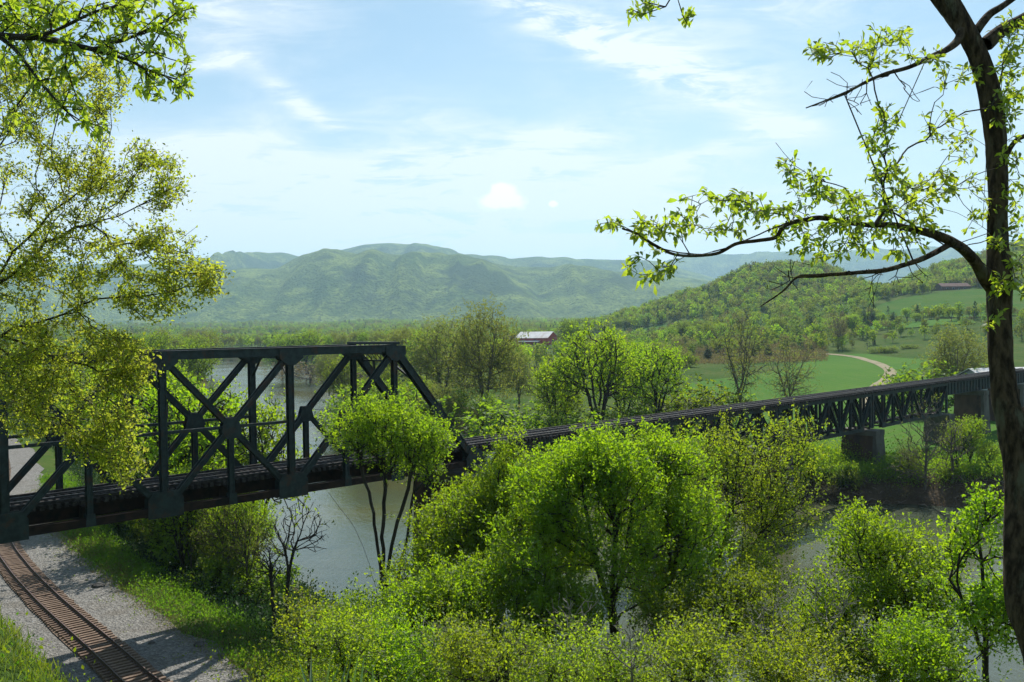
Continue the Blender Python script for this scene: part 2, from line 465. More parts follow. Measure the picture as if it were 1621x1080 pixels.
def ground_mat():
    m, b, out = newmat('meadow_ground')
    g = b.n('ShaderNodeNewGeometry'); P = g.outputs['Position']
    am = b.n('ShaderNodeAttribute', attribute_name='mud').outputs['Fac']
    af = b.n('ShaderNodeAttribute', attribute_name='mountain').outputs['Fac']
    n1 = b.noise(P, .03, 6, .6); n2 = b.noise(P, .35, 6, .65); n3 = b.noise(P, 3.5, 5, .65)
    grass = b.mix(b.ramp(n1, .35, .65), (.045, .095, .018, 1), (.085, .12, .03, 1))
    grass = b.mix(b.m('MULTIPLY', b.ramp(n2, .5, .72), .7), grass, (.16, .135, .07, 1))
    grass = b.mix(b.m('MULTIPLY', b.ramp(n3, .40, .75), .45), grass, (.035, .07, .012, 1))
    mud = b.mix(b.ramp(n2, .3, .7), (.06, .042, .028, 1), (.12, .09, .06, 1))
    col = b.mix(b.ramp(b.m('ADD', am, b.m('MULTIPLY', b.m('SUBTRACT', n2, .5), .6)), .35, .65), grass, mud)
    # distant forest on the mountains
    f1 = b.noise(P, .0013, 5, .6, .4); f2 = b.noise(P, .006, 7, .68); f3 = b.noise(P, .055, 4, .7)
    vo = b.n('ShaderNodeTexVoronoi'); b.L(P, vo.inputs['Vector']); vo.inputs['Scale'].default_value = .075
    fc = b.mix(b.ramp(f1, .40, .60), (.080, .135, .034, 1), (.130, .180, .042, 1))
    fc = b.mix(b.m('MULTIPLY', b.ramp(f2, .45, .62), .8), fc, (.24, .30, .06, 1))
    fc = b.mix(b.m('MULTIPLY', b.ramp(f3, .50, .60), .65), fc, (.025, .055, .018, 1))
    fc = b.mix(b.m('MULTIPLY', b.ramp(b.noise(P, .0024, 4, .6), .54, .62), .7), fc, (.035, .065, .030, 1))  # broad dark conifer-toned patches, imitating cloud shadows in the forest colour
    col = b.mix(af, col, fc)
    p = b.n('ShaderNodeBsdfPrincipled'); b.L(col, p.inputs['Base Color'])
    p.inputs['Roughness'].default_value = 1; p.inputs['Specular IOR Level'].default_value = .02
    bh = b.m('MULTIPLY', b.m('SUBTRACT', 1, vo.outputs['Distance']), 1.0)
    hh = b.mix(af, b.m('MULTIPLY', n3, .25), b.m('ADD', b.m('MULTIPLY', bh, 11.0), b.m('MULTIPLY', f2, 70.0)))
    bm = b.n('ShaderNodeBump'); bm.inputs['Strength'].default_value = .8; bm.inputs['Distance'].default_value = 1.0
    b.L(hh, bm.inputs['Height']); b.L(bm.outputs[0], p.inputs['Normal'])
    b.L(p.outputs[0], out.inputs[0])
    return m
GROUND = ground_mat()


def crop_mat(name, c1, c2, c3):
    m, b, out = newmat(name)
    g = b.n('ShaderNodeNewGeometry'); P = g.outputs['Position']
    n1 = b.noise(P, .02, 5, .6); n2 = b.noise(b.mapping(P, (1, .35, 1), (0, 0, .3)), .16, 6, .6); n3 = b.noise(P, 1.2, 5, .7)
    c = b.mix(b.ramp(n1, .35, .65), c1, c2)
    c = b.mix(b.m('MULTIPLY', b.ramp(n2, .45, .75), .55), c, c3)
    c = b.mix(b.m('MULTIPLY', b.ramp(n3, .45, .75), .35), c, (.03, .06, .012, 1))
    wv = b.n('ShaderNodeTexWave', wave_type='BANDS', bands_direction='X'); b.L(b.mapping(P, (1, 1, 1), (0, 0, .75)), wv.inputs['Vector'])
    wv.inputs['Scale'].default_value = .11; wv.inputs['Distortion'].default_value = 1.2; wv.inputs['Detail'].default_value = 2
    c = b.mix(b.m('MULTIPLY', b.ramp(wv.outputs['Fac'], .55, .95), .30), c, (.12, .15, .055, 1))
    p = b.n('ShaderNodeBsdfPrincipled'); b.L(c, p.inputs['Base Color'])
    p.inputs['Roughness'].default_value = 1; p.inputs['Specular IOR Level'].default_value = .02
    bm = b.n('ShaderNodeBump'); bm.inputs['Strength'].default_value = .7; bm.inputs['Distance'].default_value = .4
    b.L(n3, bm.inputs['Height']); b.L(bm.outputs[0], p.inputs['Normal'])
    b.L(p.outputs[0], out.inputs[0])
    return m
FIELD = crop_mat('young_crop', (.060, .155, .026, 1), (.078, .170, .028, 1), (.12, .18, .04, 1))
FIELD2 = crop_mat('pasture', (.07, .135, .02, 1), (.045, .125, .018, 1), (.11, .14, .04, 1))
PATHM = rough_mat('dry_dirt', (.20, .17, .09, 1), (.27, .22, .13, 1), .5, .95, .2, 4, (.15, .15, .07, 1))


def gravel_mat(name, c1, c2, c3):
    m, b, out = newmat(name)
    g = b.n('ShaderNodeNewGeometry'); P = g.outputs['Position']
    vo = b.n('ShaderNodeTexVoronoi'); b.L(P, vo.inputs['Vector']); vo.inputs['Scale'].default_value = 7
    n1 = b.noise(P, .35, 5, .6); n2 = b.noise(P, 2.6, 6, .75)
    cr = b.n('ShaderNodeSeparateXYZ'); b.L(vo.outputs['Color'], cr.inputs[0])
    c = b.mix(cr.outputs[0], c1, c2)
    c = b.mix(b.m('MULTIPLY', b.ramp(n1, .48, .7), .5), c, c3)
    c = b.mix(b.m('MULTIPLY', b.ramp(n2, .52, .70), .6), c, (.10, .09, .08, 1))
    p = b.n('ShaderNodeBsdfPrincipled'); b.L(c, p.inputs['Base Color'])
    p.inputs['Roughness'].default_value = .9; p.inputs['Specular IOR Level'].default_value = .2
    bm = b.n('ShaderNodeBump'); bm.inputs['Strength'].default_value = 1; bm.inputs['Distance'].default_value = .12
    b.L(b.m('ADD', vo.outputs['Distance'], n2), bm.inputs['Height']); b.L(bm.outputs[0], p.inputs['Normal'])
    b.L(p.outputs[0], out.inputs[0])
    return m
GRAVEL = gravel_mat('pale_limestone_gravel', (.135, .13, .122, 1), (.29, .278, .257, 1), (.15, .128, .098, 1))
BALLAST = gravel_mat('rust_stained_ballast', (.17, .12, .085, 1), (.26, .19, .14, 1), (.14, .10, .07, 1))


def water_mat():
    m, b, out = newmat('river_water')
    g = b.n('ShaderNodeNewGeometry'); P = g.outputs['Position']
    n0 = b.noise(P, .02, 4, .6, .5)
    n1 = b.noise(b.mapping(P, (1, .45, 1), (0, 0, .5)), .5, 5, .6, .3)
    n2 = b.noise(b.mapping(P, (1, .5, 1), (0, 0, .2)), 2.4, 4, .6)
    c = b.mix(b.ramp(n0, .35, .65), (.085, .082, .036, 1), (.050, .070, .052, 1))
    p = b.n('ShaderNodeBsdfPrincipled'); b.L(c, p.inputs['Base Color'])
    p.inputs['IOR'].default_value = 1.33
    b.put(p.inputs['Roughness'], b.ramp(n0, .3, .7, .08, .22))
    bm = b.n('ShaderNodeBump'); bm.inputs['Strength'].default_value = .8; bm.inputs['Distance'].default_value = .14
    b.L(b.m('ADD', n1, b.m('MULTIPLY', n2, .35)), bm.inputs['Height']); b.L(bm.outputs[0], p.inputs['Normal'])
    b.L(p.outputs[0], out.inputs[0])
    return m
WATER = water_mat()


# ------------------------------------------------------------------ terrain mesh
def build_terrain():
    front = np.radians(np.linspace(-42, 42, 380))
    rest = np.radians(np.linspace(42, 318, 60))[1:-1]
    th = np.concatenate([front, rest])
    r = np.concatenate([[.01], np.geomspace(2.0, 13500, 330)])
    R, T = np.meshgrid(r, th, indexing='ij')
    X = R * np.sin(T); Y = R * np.cos(T)
    Z = height(X, Y)
    n, mth = X.shape
    V = np.stack([X, Y, Z], -1).reshape(-1, 3)
    I = np.arange(n * mth).reshape(n, mth)
    J = np.roll(I, -1, axis=1)
    F = np.stack([I[:-1], J[:-1], J[1:], I[1:]], -1).reshape(-1, 4)[:, ::-1]
    me = npmesh('ground', V, F, 4, True)
    rd, rs, rw = ldist(V[:, 0], V[:, 1], RIVS)
    s = rd - rw
    mud = (1 - sstep(3, 8, s)) * (V[:, 1] < 500) + .5 * (1 - sstep(2, 8, s)) * (V[:, 1] >= 500)
    a = me.attributes.new('mud', 'FLOAT', 'POINT'); a.data.foreach_set('value', mud.astype(np.float32))
    a = me.attributes.new('mountain', 'FLOAT', 'POINT'); a.data.foreach_set('value', sstep(1200, 3600, V[:, 1]).astype(np.float32))
    obj('ground', me, GROUND, kind='structure')
build_terrain()


def strip(name, line, w0, w1, mat, dz, kind='structure', nx=6, zfix=None, jag=0, parent=None):
    """sheet that follows a plan line from offset w0 to w1 (right positive)"""
    P = np.asarray(line)[:, :2]
    d = np.gradient(P, axis=0); d /= np.linalg.norm(d, axis=1)[:, None]
    nr = np.stack([d[:, 1], -d[:, 0]], -1)
    w0 = np.broadcast_to(w0, len(P)); w1 = np.broadcast_to(w1, len(P))
    j0 = fbm(np.arange(len(P)) * .37, np.zeros(len(P)), 3, 3) * jag; j1 = fbm(np.arange(len(P)) * .41, np.ones(len(P)) * 9, 4, 3) * jag
    u = np.linspace(0, 1, nx)[None, :]
    off = (w0 + j0)[:, None] * (1 - u) + (w1 + j1)[:, None] * u
    X = P[:, 0:1] + nr[:, 0:1] * off; Y = P[:, 1:2] + nr[:, 1:2] * off
    Z = height(X, Y) + dz if zfix is None else np.full(X.shape, zfix)
    V = np.stack([X, Y, Z], -1).reshape(-1, 3)
    I = np.arange(len(V)).reshape(X.shape)
    F = np.stack([I[:-1, :-1], I[:-1, 1:], I[1:, 1:], I[1:, :-1]], -1).reshape(-1, 4)
    me = npmesh(name, V, F[:, ::-1], 4, True)
    return obj(name, me, mat, parent, kind=kind)
def resample(P, step):
    P = np.asarray(P, float); L = np.concatenate([[0], np.cumsum(np.linalg.norm(np.diff(P[:, :2], axis=0), axis=1))])
    s = np.arange(0, L[-1], step)
    return np.stack([np.interp(s, L, P[:, k]) for k in range(P.shape[1])], -1)

rl = resample(RIVS, 6)
strip('river', rl, -(rl[:, 2] + 9), rl[:, 2] + 9, WATER, 0, zfix=0.0, nx=10)
tl = resample(smooth_line(TRK, 12), 1.5)
tl = tl[(tl[:, 1] > 20)]


def drape(name, poly, step, mat, dz, kind='structure', parent=None):
    poly = resample(np.vstack([poly, poly[:1]]), step)
    mn = poly.min(0); mx = poly.max(0)
    gx, gy = np.meshgrid(np.arange(mn[0], mx[0], step), np.arange(mn[1], mx[1], step))
    q = np.stack([gx.ravel(), gy.ravel()], -1) + rng.normal(0, step * .05, (gx.size, 2))
    ins = np.zeros(len(q), bool)
    a = poly; b2 = np.roll(poly, -1, axis=0)
    for p0, p1 in zip(a, b2):
        c = ((p0[1] > q[:, 1]) != (p1[1] > q[:, 1]))
        with np.errstate(divide='ignore', invalid='ignore'):
            xx = (p1[0] - p0[0]) * (q[:, 1] - p0[1]) / (p1[1] - p0[1] + 1e-12) + p0[0]
        ins ^= c & (q[:, 0] < xx)
    q = q[ins]
    pts = [Vector(p) for p in poly] + [Vector(p) for p in q]
    n = len(poly)
    r = delaunay_2d_cdt(pts, [(i, (i + 1) % n) for i in range(n)], [], 1, 1e-4)
    V = np.array([(v.x, v.y) for v in r[0]]); Z = height(V[:, 0], V[:, 1]) + dz
    me = bpy.data.meshes.new(name); me.from_pydata(np.column_stack([V, Z]).tolist(), [], r[2]); me.update()
    for p in me.polygons: p.use_smooth = True
    if len(me.polygons) and me.polygons[0].normal.z < 0: me.flip_normals()
    return obj(name, me, mat, parent, kind=kind)
def pxpoly(pp): return np.array([hit(*p) for p in pp])

# ------------------------------------------------------------------ gravel, fields, path
strip('gravel_bed', tl, -5.3, 4.3, GRAVEL, .10, nx=14, jag=2.2)
strip('ballast_shoulder', tl, -1.4, 1.4, BALLAST, .16, nx=6, jag=.25)
F1 = pxpoly([(1075, 628), (1095, 606), (1200, 594), (1282, 572), (1310, 563), (1370, 560), (1470, 569), (1545, 600), (1640, 640), (1640, 700), (1500, 715), (1330, 722), (1180, 715), (1090, 690)])
drape('crop_field', F1, 7, FIELD, .18)
F2 = pxpoly([(1372, 497), (1400, 480), (1440, 471), (1500, 463), (1560, 458), (1630, 457), (1640, 500), (1550, 503), (1450, 503)])
drape('hill_pasture', F2, 12, FIELD2, .5)
F3 = pxpoly([(985, 532), (1000, 524), (1050, 514), (1085, 508), (1120, 504), (1120, 512), (1070, 524), (1010, 538)])
drape('far_field', F3, 10, FIELD, .5)
F4 = pxpoly([(1300, 518), (1380, 511), (1530, 507), (1550, 513), (1450, 520), (1310, 526)])
drape('upper_field', F4, 10, FIELD, .5)
F5 = pxpoly([(640, 574), (680, 566), (730, 571), (700, 582), (650, 584)])
drape('riverside_pasture', F5, 8, FIELD2, .4)
pth = smooth_line(pxpoly([(1300, 561), (1330, 563), (1362, 568), (1392, 577), (1409, 589), (1402, 602), (1388, 613), (1378, 628), (1374, 650)]), 6)
strip('dirt_path', pth, -2.0, 2.0, PATHM, .30, nx=4, jag=1.0)

# ------------------------------------------------------------------ the curving ground-level track
def build_track():
    root = thing('railway_track', 'rusty single railway track on grey gravel curving under the big truss bridge', 'railway track', (0, 0, 0))
    L = resample(smooth_line(TRK, 14), .25)
    L = L[(L[:, 1] > 24)]
    d = np.gradient(L, axis=0); d /= np.linalg.norm(d, axis=1)[:, None]
    nr = np.stack([d[:, 1], -d[:, 0]], -1)
    z = 5.2 + .12
    # I-profile rails
    prof_ = [(-.075, 0), (.075, 0), (.075, .018), (.014, .04), (.014, .115), (.037, .13), (.037, .172), (-.037, .172), (-.037, .13), (-.014, .115), (-.014, .04), (-.075, .018)]
    i0 = 0
    Ls = L[::4]; ns = nr[::4]
    for sgn in (-1, 1):
        V = []
        for p, n in zip(Ls, ns):
            for (a, h) in prof_:
                o_ = sgn * .7525 + a
                V.append((p[0] + n[0] * o_, p[1] + n[1] * o_, z + .17 + h))
        k = len(prof_); m = len(Ls)
        I = np.arange(k * m).reshape(m, k); J = np.roll(I, -1, axis=1)
        F = np.stack([I[:-1], J[:-1], J[1:], I[1:]], -1).reshape(-1, 4)
        obj('rail', npmesh('rail', V, F, 4), RAIL, root)
    # sleepers, one object each
    sm = []
    for v in range(4):
        b = MB(); b.box((0, 0, 0), (2.62 + .05 * v, .235, .17)); me = b.mesh('sleeper')
        bm_ = me; me.materials.append(SLEEP); sm.append(me)
    plates = []
    nsl = 0
    start = int(np.argmax(L[:, 1] < 165))
    idx = [i for i in range(start, len(L)) if (i - start) % 2 == 0]
    idx = idx[::-1]
    idx = [i for i in idx if L[i, 1] > 40][:290]
    pb = MB()
    for i in idx:
        p = L[i]; o = obj('sleeper', random.choice(sm), None, root)
        o.location = (p[0] + random.uniform(-.04, .04), p[1] + random.uniform(-.04, .04), z + .085 + random.uniform(-.015, .012))
        o.rotation_euler = (0, 0, math.atan2(nr[i, 1], nr[i, 0]) + random.uniform(-.02, .02))
        for sgn in (-1, 1):
            c = (p[0] + nr[i, 0] * sgn * .7525, p[1] + nr[i, 1] * sgn * .7525, z + .18)
            pb.box(c, (.36, .19, .02), (Vector((nr[i, 0], nr[i, 1], 0)), Vector((d[i, 0], d[i, 1], 0)), Vector((0, 0, 1))))
    obj('tie_plate', pb.mesh('tie_plate'), RAIL, root, kind='stuff')
build_track()

# ------------------------------------------------------------------ the bridge
BX, BY, BA = -3.326, 74.75, 0.8112
BD = Vector((math.sin(BA), math.cos(BA), 0)); BQ = Vector((-math.cos(BA), math.sin(BA), 0)); BZ = Vector((0, 0, 1))
ZB = EYE - 11.37
TW = 5.79; TH = 10.0; RZ = 1.42
def bl(s, q, z): return Vector((BX, BY, ZB)) + BD * s + BQ * q + BZ * z
def hsec(a, b, w, h, t=.03, lat=BQ):
    """riveted H member: two channels (flanges in the truss plane) and a web; w across the truss, h in its plane"""
    m = MB(); a = Vector(a); b = Vector(b); d = (b - a); L = d.length; d.normalize()
    x = lat; y = x.cross(d).normalized(); c = (a + b) / 2
    for s in (-1, 1):
        m.box(c + x * (s * (w / 2 - t / 2)), (t, L, h), (x, d, y))
        for k in (-1, 1):
            m.box(c + x * (s * (w / 2 + .02)) + y * (k * (h / 2 - .04)), (.04 + .002 * k, L * .999, .085), (x, d, y))
    m.box(c, (w - 2 * t - .004, L * .997, t), (x, d, y))
    return m
def laced(a, b, w, h, pitch=.5, lat=BQ):
    """two channels joined by zig-zag lacing"""
    m = MB(); a = Vector(a); b = Vector(b); d = (b - a); L = d.length; d.normalize()
    x = lat; y = x.cross(d).normalized(); c = (a + b) / 2
    for s in (-1, 1):
        m.box(c + x * (s * (w / 2 - .02)), (.04, L, h), (x, d, y))
    n = max(2, int(L / pitch)); 
    for f in (-1, 1):
        for i in range(n):
            p0 = a + d * (L * i / n) + y * (f * (h / 2 - .012)) + x * ((-1) ** i * (w / 2 - .05))
            p1 = a + d * (L * (i + 1) / n) + y * (f * (h / 2 - .012)) + x * ((-1) ** (i + 1) * (w / 2 - .05))
            m.bar(p0, p1, .06, .014, up=y)
    return m
def poly_plate(pts, q, t=.03):
    """plate in the truss plane; pts are (s,z)"""
    m = MB(); n = len(pts)
    V = [bl(s, q - t / 2, z) for s, z in pts] + [bl(s, q + t / 2, z) for s, z in pts]
    F = [tuple(range(n)), tuple(range(n, 2 * n))[::-1]] + [(i, i + n, (i + 1) % n + n, (i + 1) % n) for i in range(n)]
    m.add(V, F); return m

def floor_track(root, s0, s1, guard=2.25, qc=TW / 2):
    tie = MB(); s = s0 + .2
    while s < s1 - .1:
        j = random.uniform(-.05, .05)
        tie.box(bl(s, qc + j, RZ - .17 - .14), (guard * 2 + random.uniform(-.1, .1), .24, .27), (BQ, BD, BZ)); s += .46
    obj('deck_sleepers', tie.mesh('deck_sleepers'), TIMB, root, kind='stuff')
    for sg in (-1, 1):
        b = MB(); b.bar(bl(s0, qc + sg * .7525, RZ - .10), bl(s1, qc + sg * .7525, RZ - .10), .14, .03)
        b.bar(bl(s0, qc + sg * .7525, RZ - .05), bl(s1, qc + sg * .7525, RZ - .05), .02, .08)
        b.bar(bl(s0, qc + sg * .7525, RZ + .01), bl(s1, qc + sg * .7525, RZ + .01), .075, .045)
        obj('rail', b.mesh('rail'), RAILD, root)
        b = MB(); b.bar(bl(s0, qc + sg * (guard - .35), RZ - .08), bl(s1, qc + sg * (guard - .35), RZ - .08), .2, .18)
        obj('guard_timber', b.mesh('guard_timber'), TIMB, root)

def through_truss():
    root = thing('truss_span', 'tall dark steel through truss bridge span crossing above the curving track and river', 'railway bridge', bl(0, TW / 2, 0), 'spans of the railway bridge')
    root_m = Matrix.Translation(root.location)
    def P(name, mb, mat=STEEL, parent=None, kind=None):
        o = obj(name, mb.mesh(name), mat, parent or root, kind=kind)
        if parent is None: o.matrix_parent_inverse = root_m.inverted()
        return o
    st = [0, -8.33, -17.5, -26.67, -35.84, -45.01, -53.34]
    for q in (0, TW):
        sgq = -1 if q == 0 else 1
        P('end_post', hsec(bl(st[0], q, 0), bl(st[1], q, TH), .50, .56)); P('end_post', hsec(bl(st[6], q, 0), bl(st[5], q, TH), .50, .56))
        # top chord with cover plate
        tc = hsec(bl(st[1] + .1, q, TH), bl(st[5] - .1, q, TH), .50, .56); P('top_chord', tc)
        cp_ = MB(); cp_.bar(bl(st[1] + .1, q, TH + .30), bl(st[5] - .1, q, TH + .30), .66, .03); P('cover_plate', cp_)
        bc = hsec(bl(st[0] + .5, q, 0), bl(st[6] - .5, q, 0), .46, .50); P('bottom_chord', bc, RUSTY)
        for k in (1, 2, 3, 4, 5):
            P('vertical_post', hsec(bl(st[k], q, .1), bl(st[k], q, TH - .1), .40, .42 if k not in (1, 5) else .34))
        def dia(a, b, h=.42):
            P('diagonal_brace', hsec(bl(*a), bl(*b), .38, h))
        dia((st[1] - .2, q, TH - .4), (st[2] + .2, q, .3)); dia((st[5] + .2, q, TH - .4), (st[4] - .2, q, .3))
        for a, b in ((2, 3), (3, 4)):
            m_ = (st[a] + st[b]) / 2
            dia((st[a] - .25, q, TH - .4), (m_ + .1, q, TH / 2 + .1), .36); dia((m_ - .1, q, TH / 2 - .1), (st[b] + .25, q, .3), .36)
            dia((st[b] + .25, q, TH - .4), (m_ - .1, q, TH / 2 + .1), .36); dia((m_ + .1, q, TH / 2 - .1), (st[a] - .25, q, .3), .36)
            P('longitudinal_strut', laced(bl(st[a] - .2, q, TH / 2), bl(m_ + .3, q, TH / 2), .22, .20)); P('longitudinal_strut', laced(bl(m_ - .3, q, TH / 2), bl(st[b] + .2, q, TH / 2), .22, .20))
        for a in range(6):
            m_ = (st[a] + st[a + 1]) / 2
            P('sub_post', hsec(bl(m_, q, .1), bl(m_, q, TH / 2 - .1), .34, .34))
            for z in (TH / 2,):
                g = [(m_ - .75, z - .25), (m_ - .45, z + .62), (m_ + .45, z + .62), (m_ + .75, z - .25), (m_ + .4, z - .8), (m_ - .4, z - .8)] if a in (2, 3) else \
                    [(m_ - .6, z - .4), (m_ - .35, z + .45), (m_ + .35, z + .45), (m_ + .6, z - .4), (m_ + .3, z - .75), (m_ - .3, z - .75)]
                for sg in (-1, 1): P('gusset_plate', poly_plate(g, q + sg * .245))
            g = [(m_ - .3, -.26), (m_ - .25, .5), (m_ + .25, .5), (m_ + .3, -.26)]
            for sg in (-1, 1): P('gusset_plate', poly_plate(g, q + sg * .276))
        # sub diagonals
        for (a, b, en) in ((1, 2, 1), (5, 4, 5)):
            m_ = (st[a] + st[b]) / 2; sgn = 1 if a < b else -1
            P('sub_diagonal', hsec(bl(m_ + sgn * .2, q, TH / 2 - .2), bl(st[a] - sgn * .3, q, .4), .3, .3))
        for k, ww, hh in ((1, .6, .75), (2, 1.15, 1.25), (3, 1.15, 1.25), (4, 1.15, 1.25), (5, .6, .75)):
            for sg in (-1, 1):
                P('gusset_plate', poly_plate([(st[k] - ww, -.42), (st[k] - ww, hh * .62), (st[k] - ww * .72, hh), (st[k] + ww * .72, hh), (st[k] + ww, hh * .62), (st[k] + ww, -.42)], q + sg * .30))
                P('gusset_plate', poly_plate([(st[k] - .95, TH + .2), (st[k] + .95, TH + .2), (st[k] + .95, TH - .45), (st[k] + .3, TH - .95), (st[k] - .3, TH - .95), (st[k] - .95, TH - .45)], q + sg * .32))
        for k in (0, 6):
            sg2 = 1 if k == 0 else -1
            for sg in (-1, 1):
                P('gusset_plate', poly_plate([(st[k] - 1.2, -.35), (st[k] - 1.2, .4), (st[k] - .75, 1.5), (st[k] + .4, 1.1), (st[k] + .9, .3), (st[k] + .9, -.35)] if sg2 == 1 else
                                            [(st[k] - .9, -.35), (st[k] - .9, .3), (st[k] - .4, 1.1), (st[k] + .75, 1.5), (st[k] + 1.2, .4), (st[k] + 1.2, -.35)], q + sg * .30))
            b = MB(); b.box(bl(st[k] + sg2 * .0, q, -.62), (.9, 1.2, .5), (BQ, BD, BZ)); P('bearing_shoe', b)
    # cross members
    for k in (1, 2, 3, 4, 5):
        P('top_strut', laced(bl(st[k], .26, TH - .25), bl(st[k], TW - .26, TH - .25), .45, .5, .6, lat=BD))
        if k in (2, 3, 4):
            for q0, q1 in ((.25, 1.5), (TW - .25, TW - 1.5)):
                b = MB(); b.bar(bl(st[k], q0, TH - 1.9), bl(st[k], q1, TH - .5), .12, .12, up=BD); P('knee_brace', b)
    for k, sg in ((1, 1), (5, -1)):      # portals with a lattice
        pt = MB()
        pt.bar(bl(st[k], -.35, TH + .42), bl(st[k], TW + .35, TH + .42), .20, .7, up=BD)
        pt.bar(bl(st[k] + sg * .85, .2, TH - 1.05), bl(st[k] + sg * .85, TW - .2, TH - 1.05), .14, .14)
        for i in range(8):
            a = .2 + (TW - .4) * i / 8; b_ = .2 + (TW - .4) * (i + 1) / 8
            pt.bar(bl(st[k] + sg * .1, a, TH + .3), bl(st[k] + sg * .85, b_, TH - 1.05), .09, .02, up=BD)
            pt.bar(bl(st[k] + sg * .13, b_, TH + .3), bl(st[k] + sg * .88, a, TH - 1.05), .09, .02, up=BD)
        P('portal_bracing', pt)
        for q0, q1 in ((.25, 1.7), (TW - .25, TW - 1.7)):
            b = MB(); b.bar(bl(st[k] + sg * 2.0, q0, TH - 2.6), bl(st[k] + sg * .9, q1, TH - 1.1), .16, .16, up=BD); P('knee_brace', b)
    for k in range(1, 5):
        b = MB(); b.bar(bl(st[k], .2, TH - .05), bl(st[k + 1], TW - .2, TH - .05), .12, .10); b.bar(bl(st[k], TW - .2, TH + .07), bl(st[k + 1], .2, TH + .07), .12, .10); P('lateral_bracing', b)
    for k in range(0, 13):
        s = -53.34 * k / 12 if k not in () else 0
        nodes = sorted(st + [(st[i] + st[i + 1]) / 2 for i in range(6)])
        s = nodes[k]
        b = MB(); b.bar(bl(s, .25, .32), bl(s, TW - .25, .32), .03, 1.05); b.bar(bl(s, .25, .83), bl(s, TW - .25, .83), .32, .04); b.bar(bl(s, .25, -.18), bl(s, TW - .25, -.18), .32, .04)
        P('floor_beam', b, RUSTY)
    for q in (TW / 2 - .9, TW / 2 + .9):
        b = MB(); b.bar(bl(-53.6, q, .45), bl(.2, q, .45), .03, .9); b.bar(bl(-53.6, q, .92), bl(.2, q, .92), .3, .03); b.bar(bl(-53.6, q, -.03), bl(.2, q, -.03), .3, .03)
        P('stringer', b, RUSTY)
    b = MB()
    for q in (.42,): b.bar(bl(-53.5, q, .30), bl(0, q, .30), .02, .35)
    fr = thing_proxy = None
    tr = bpy.data.objects.new('track_deck', None)
    keep = list(bpy.data.objects)
    floor_track(root, -53.7, .25, guard=2.3)
    for o in root.children:
        if o.name.split('.')[0] in ('deck_sleepers', 'rail', 'guard_timber'): o.matrix_parent_inverse = root_m.inverted()
    bpy.data.objects.remove(tr)
    return root
through_truss()

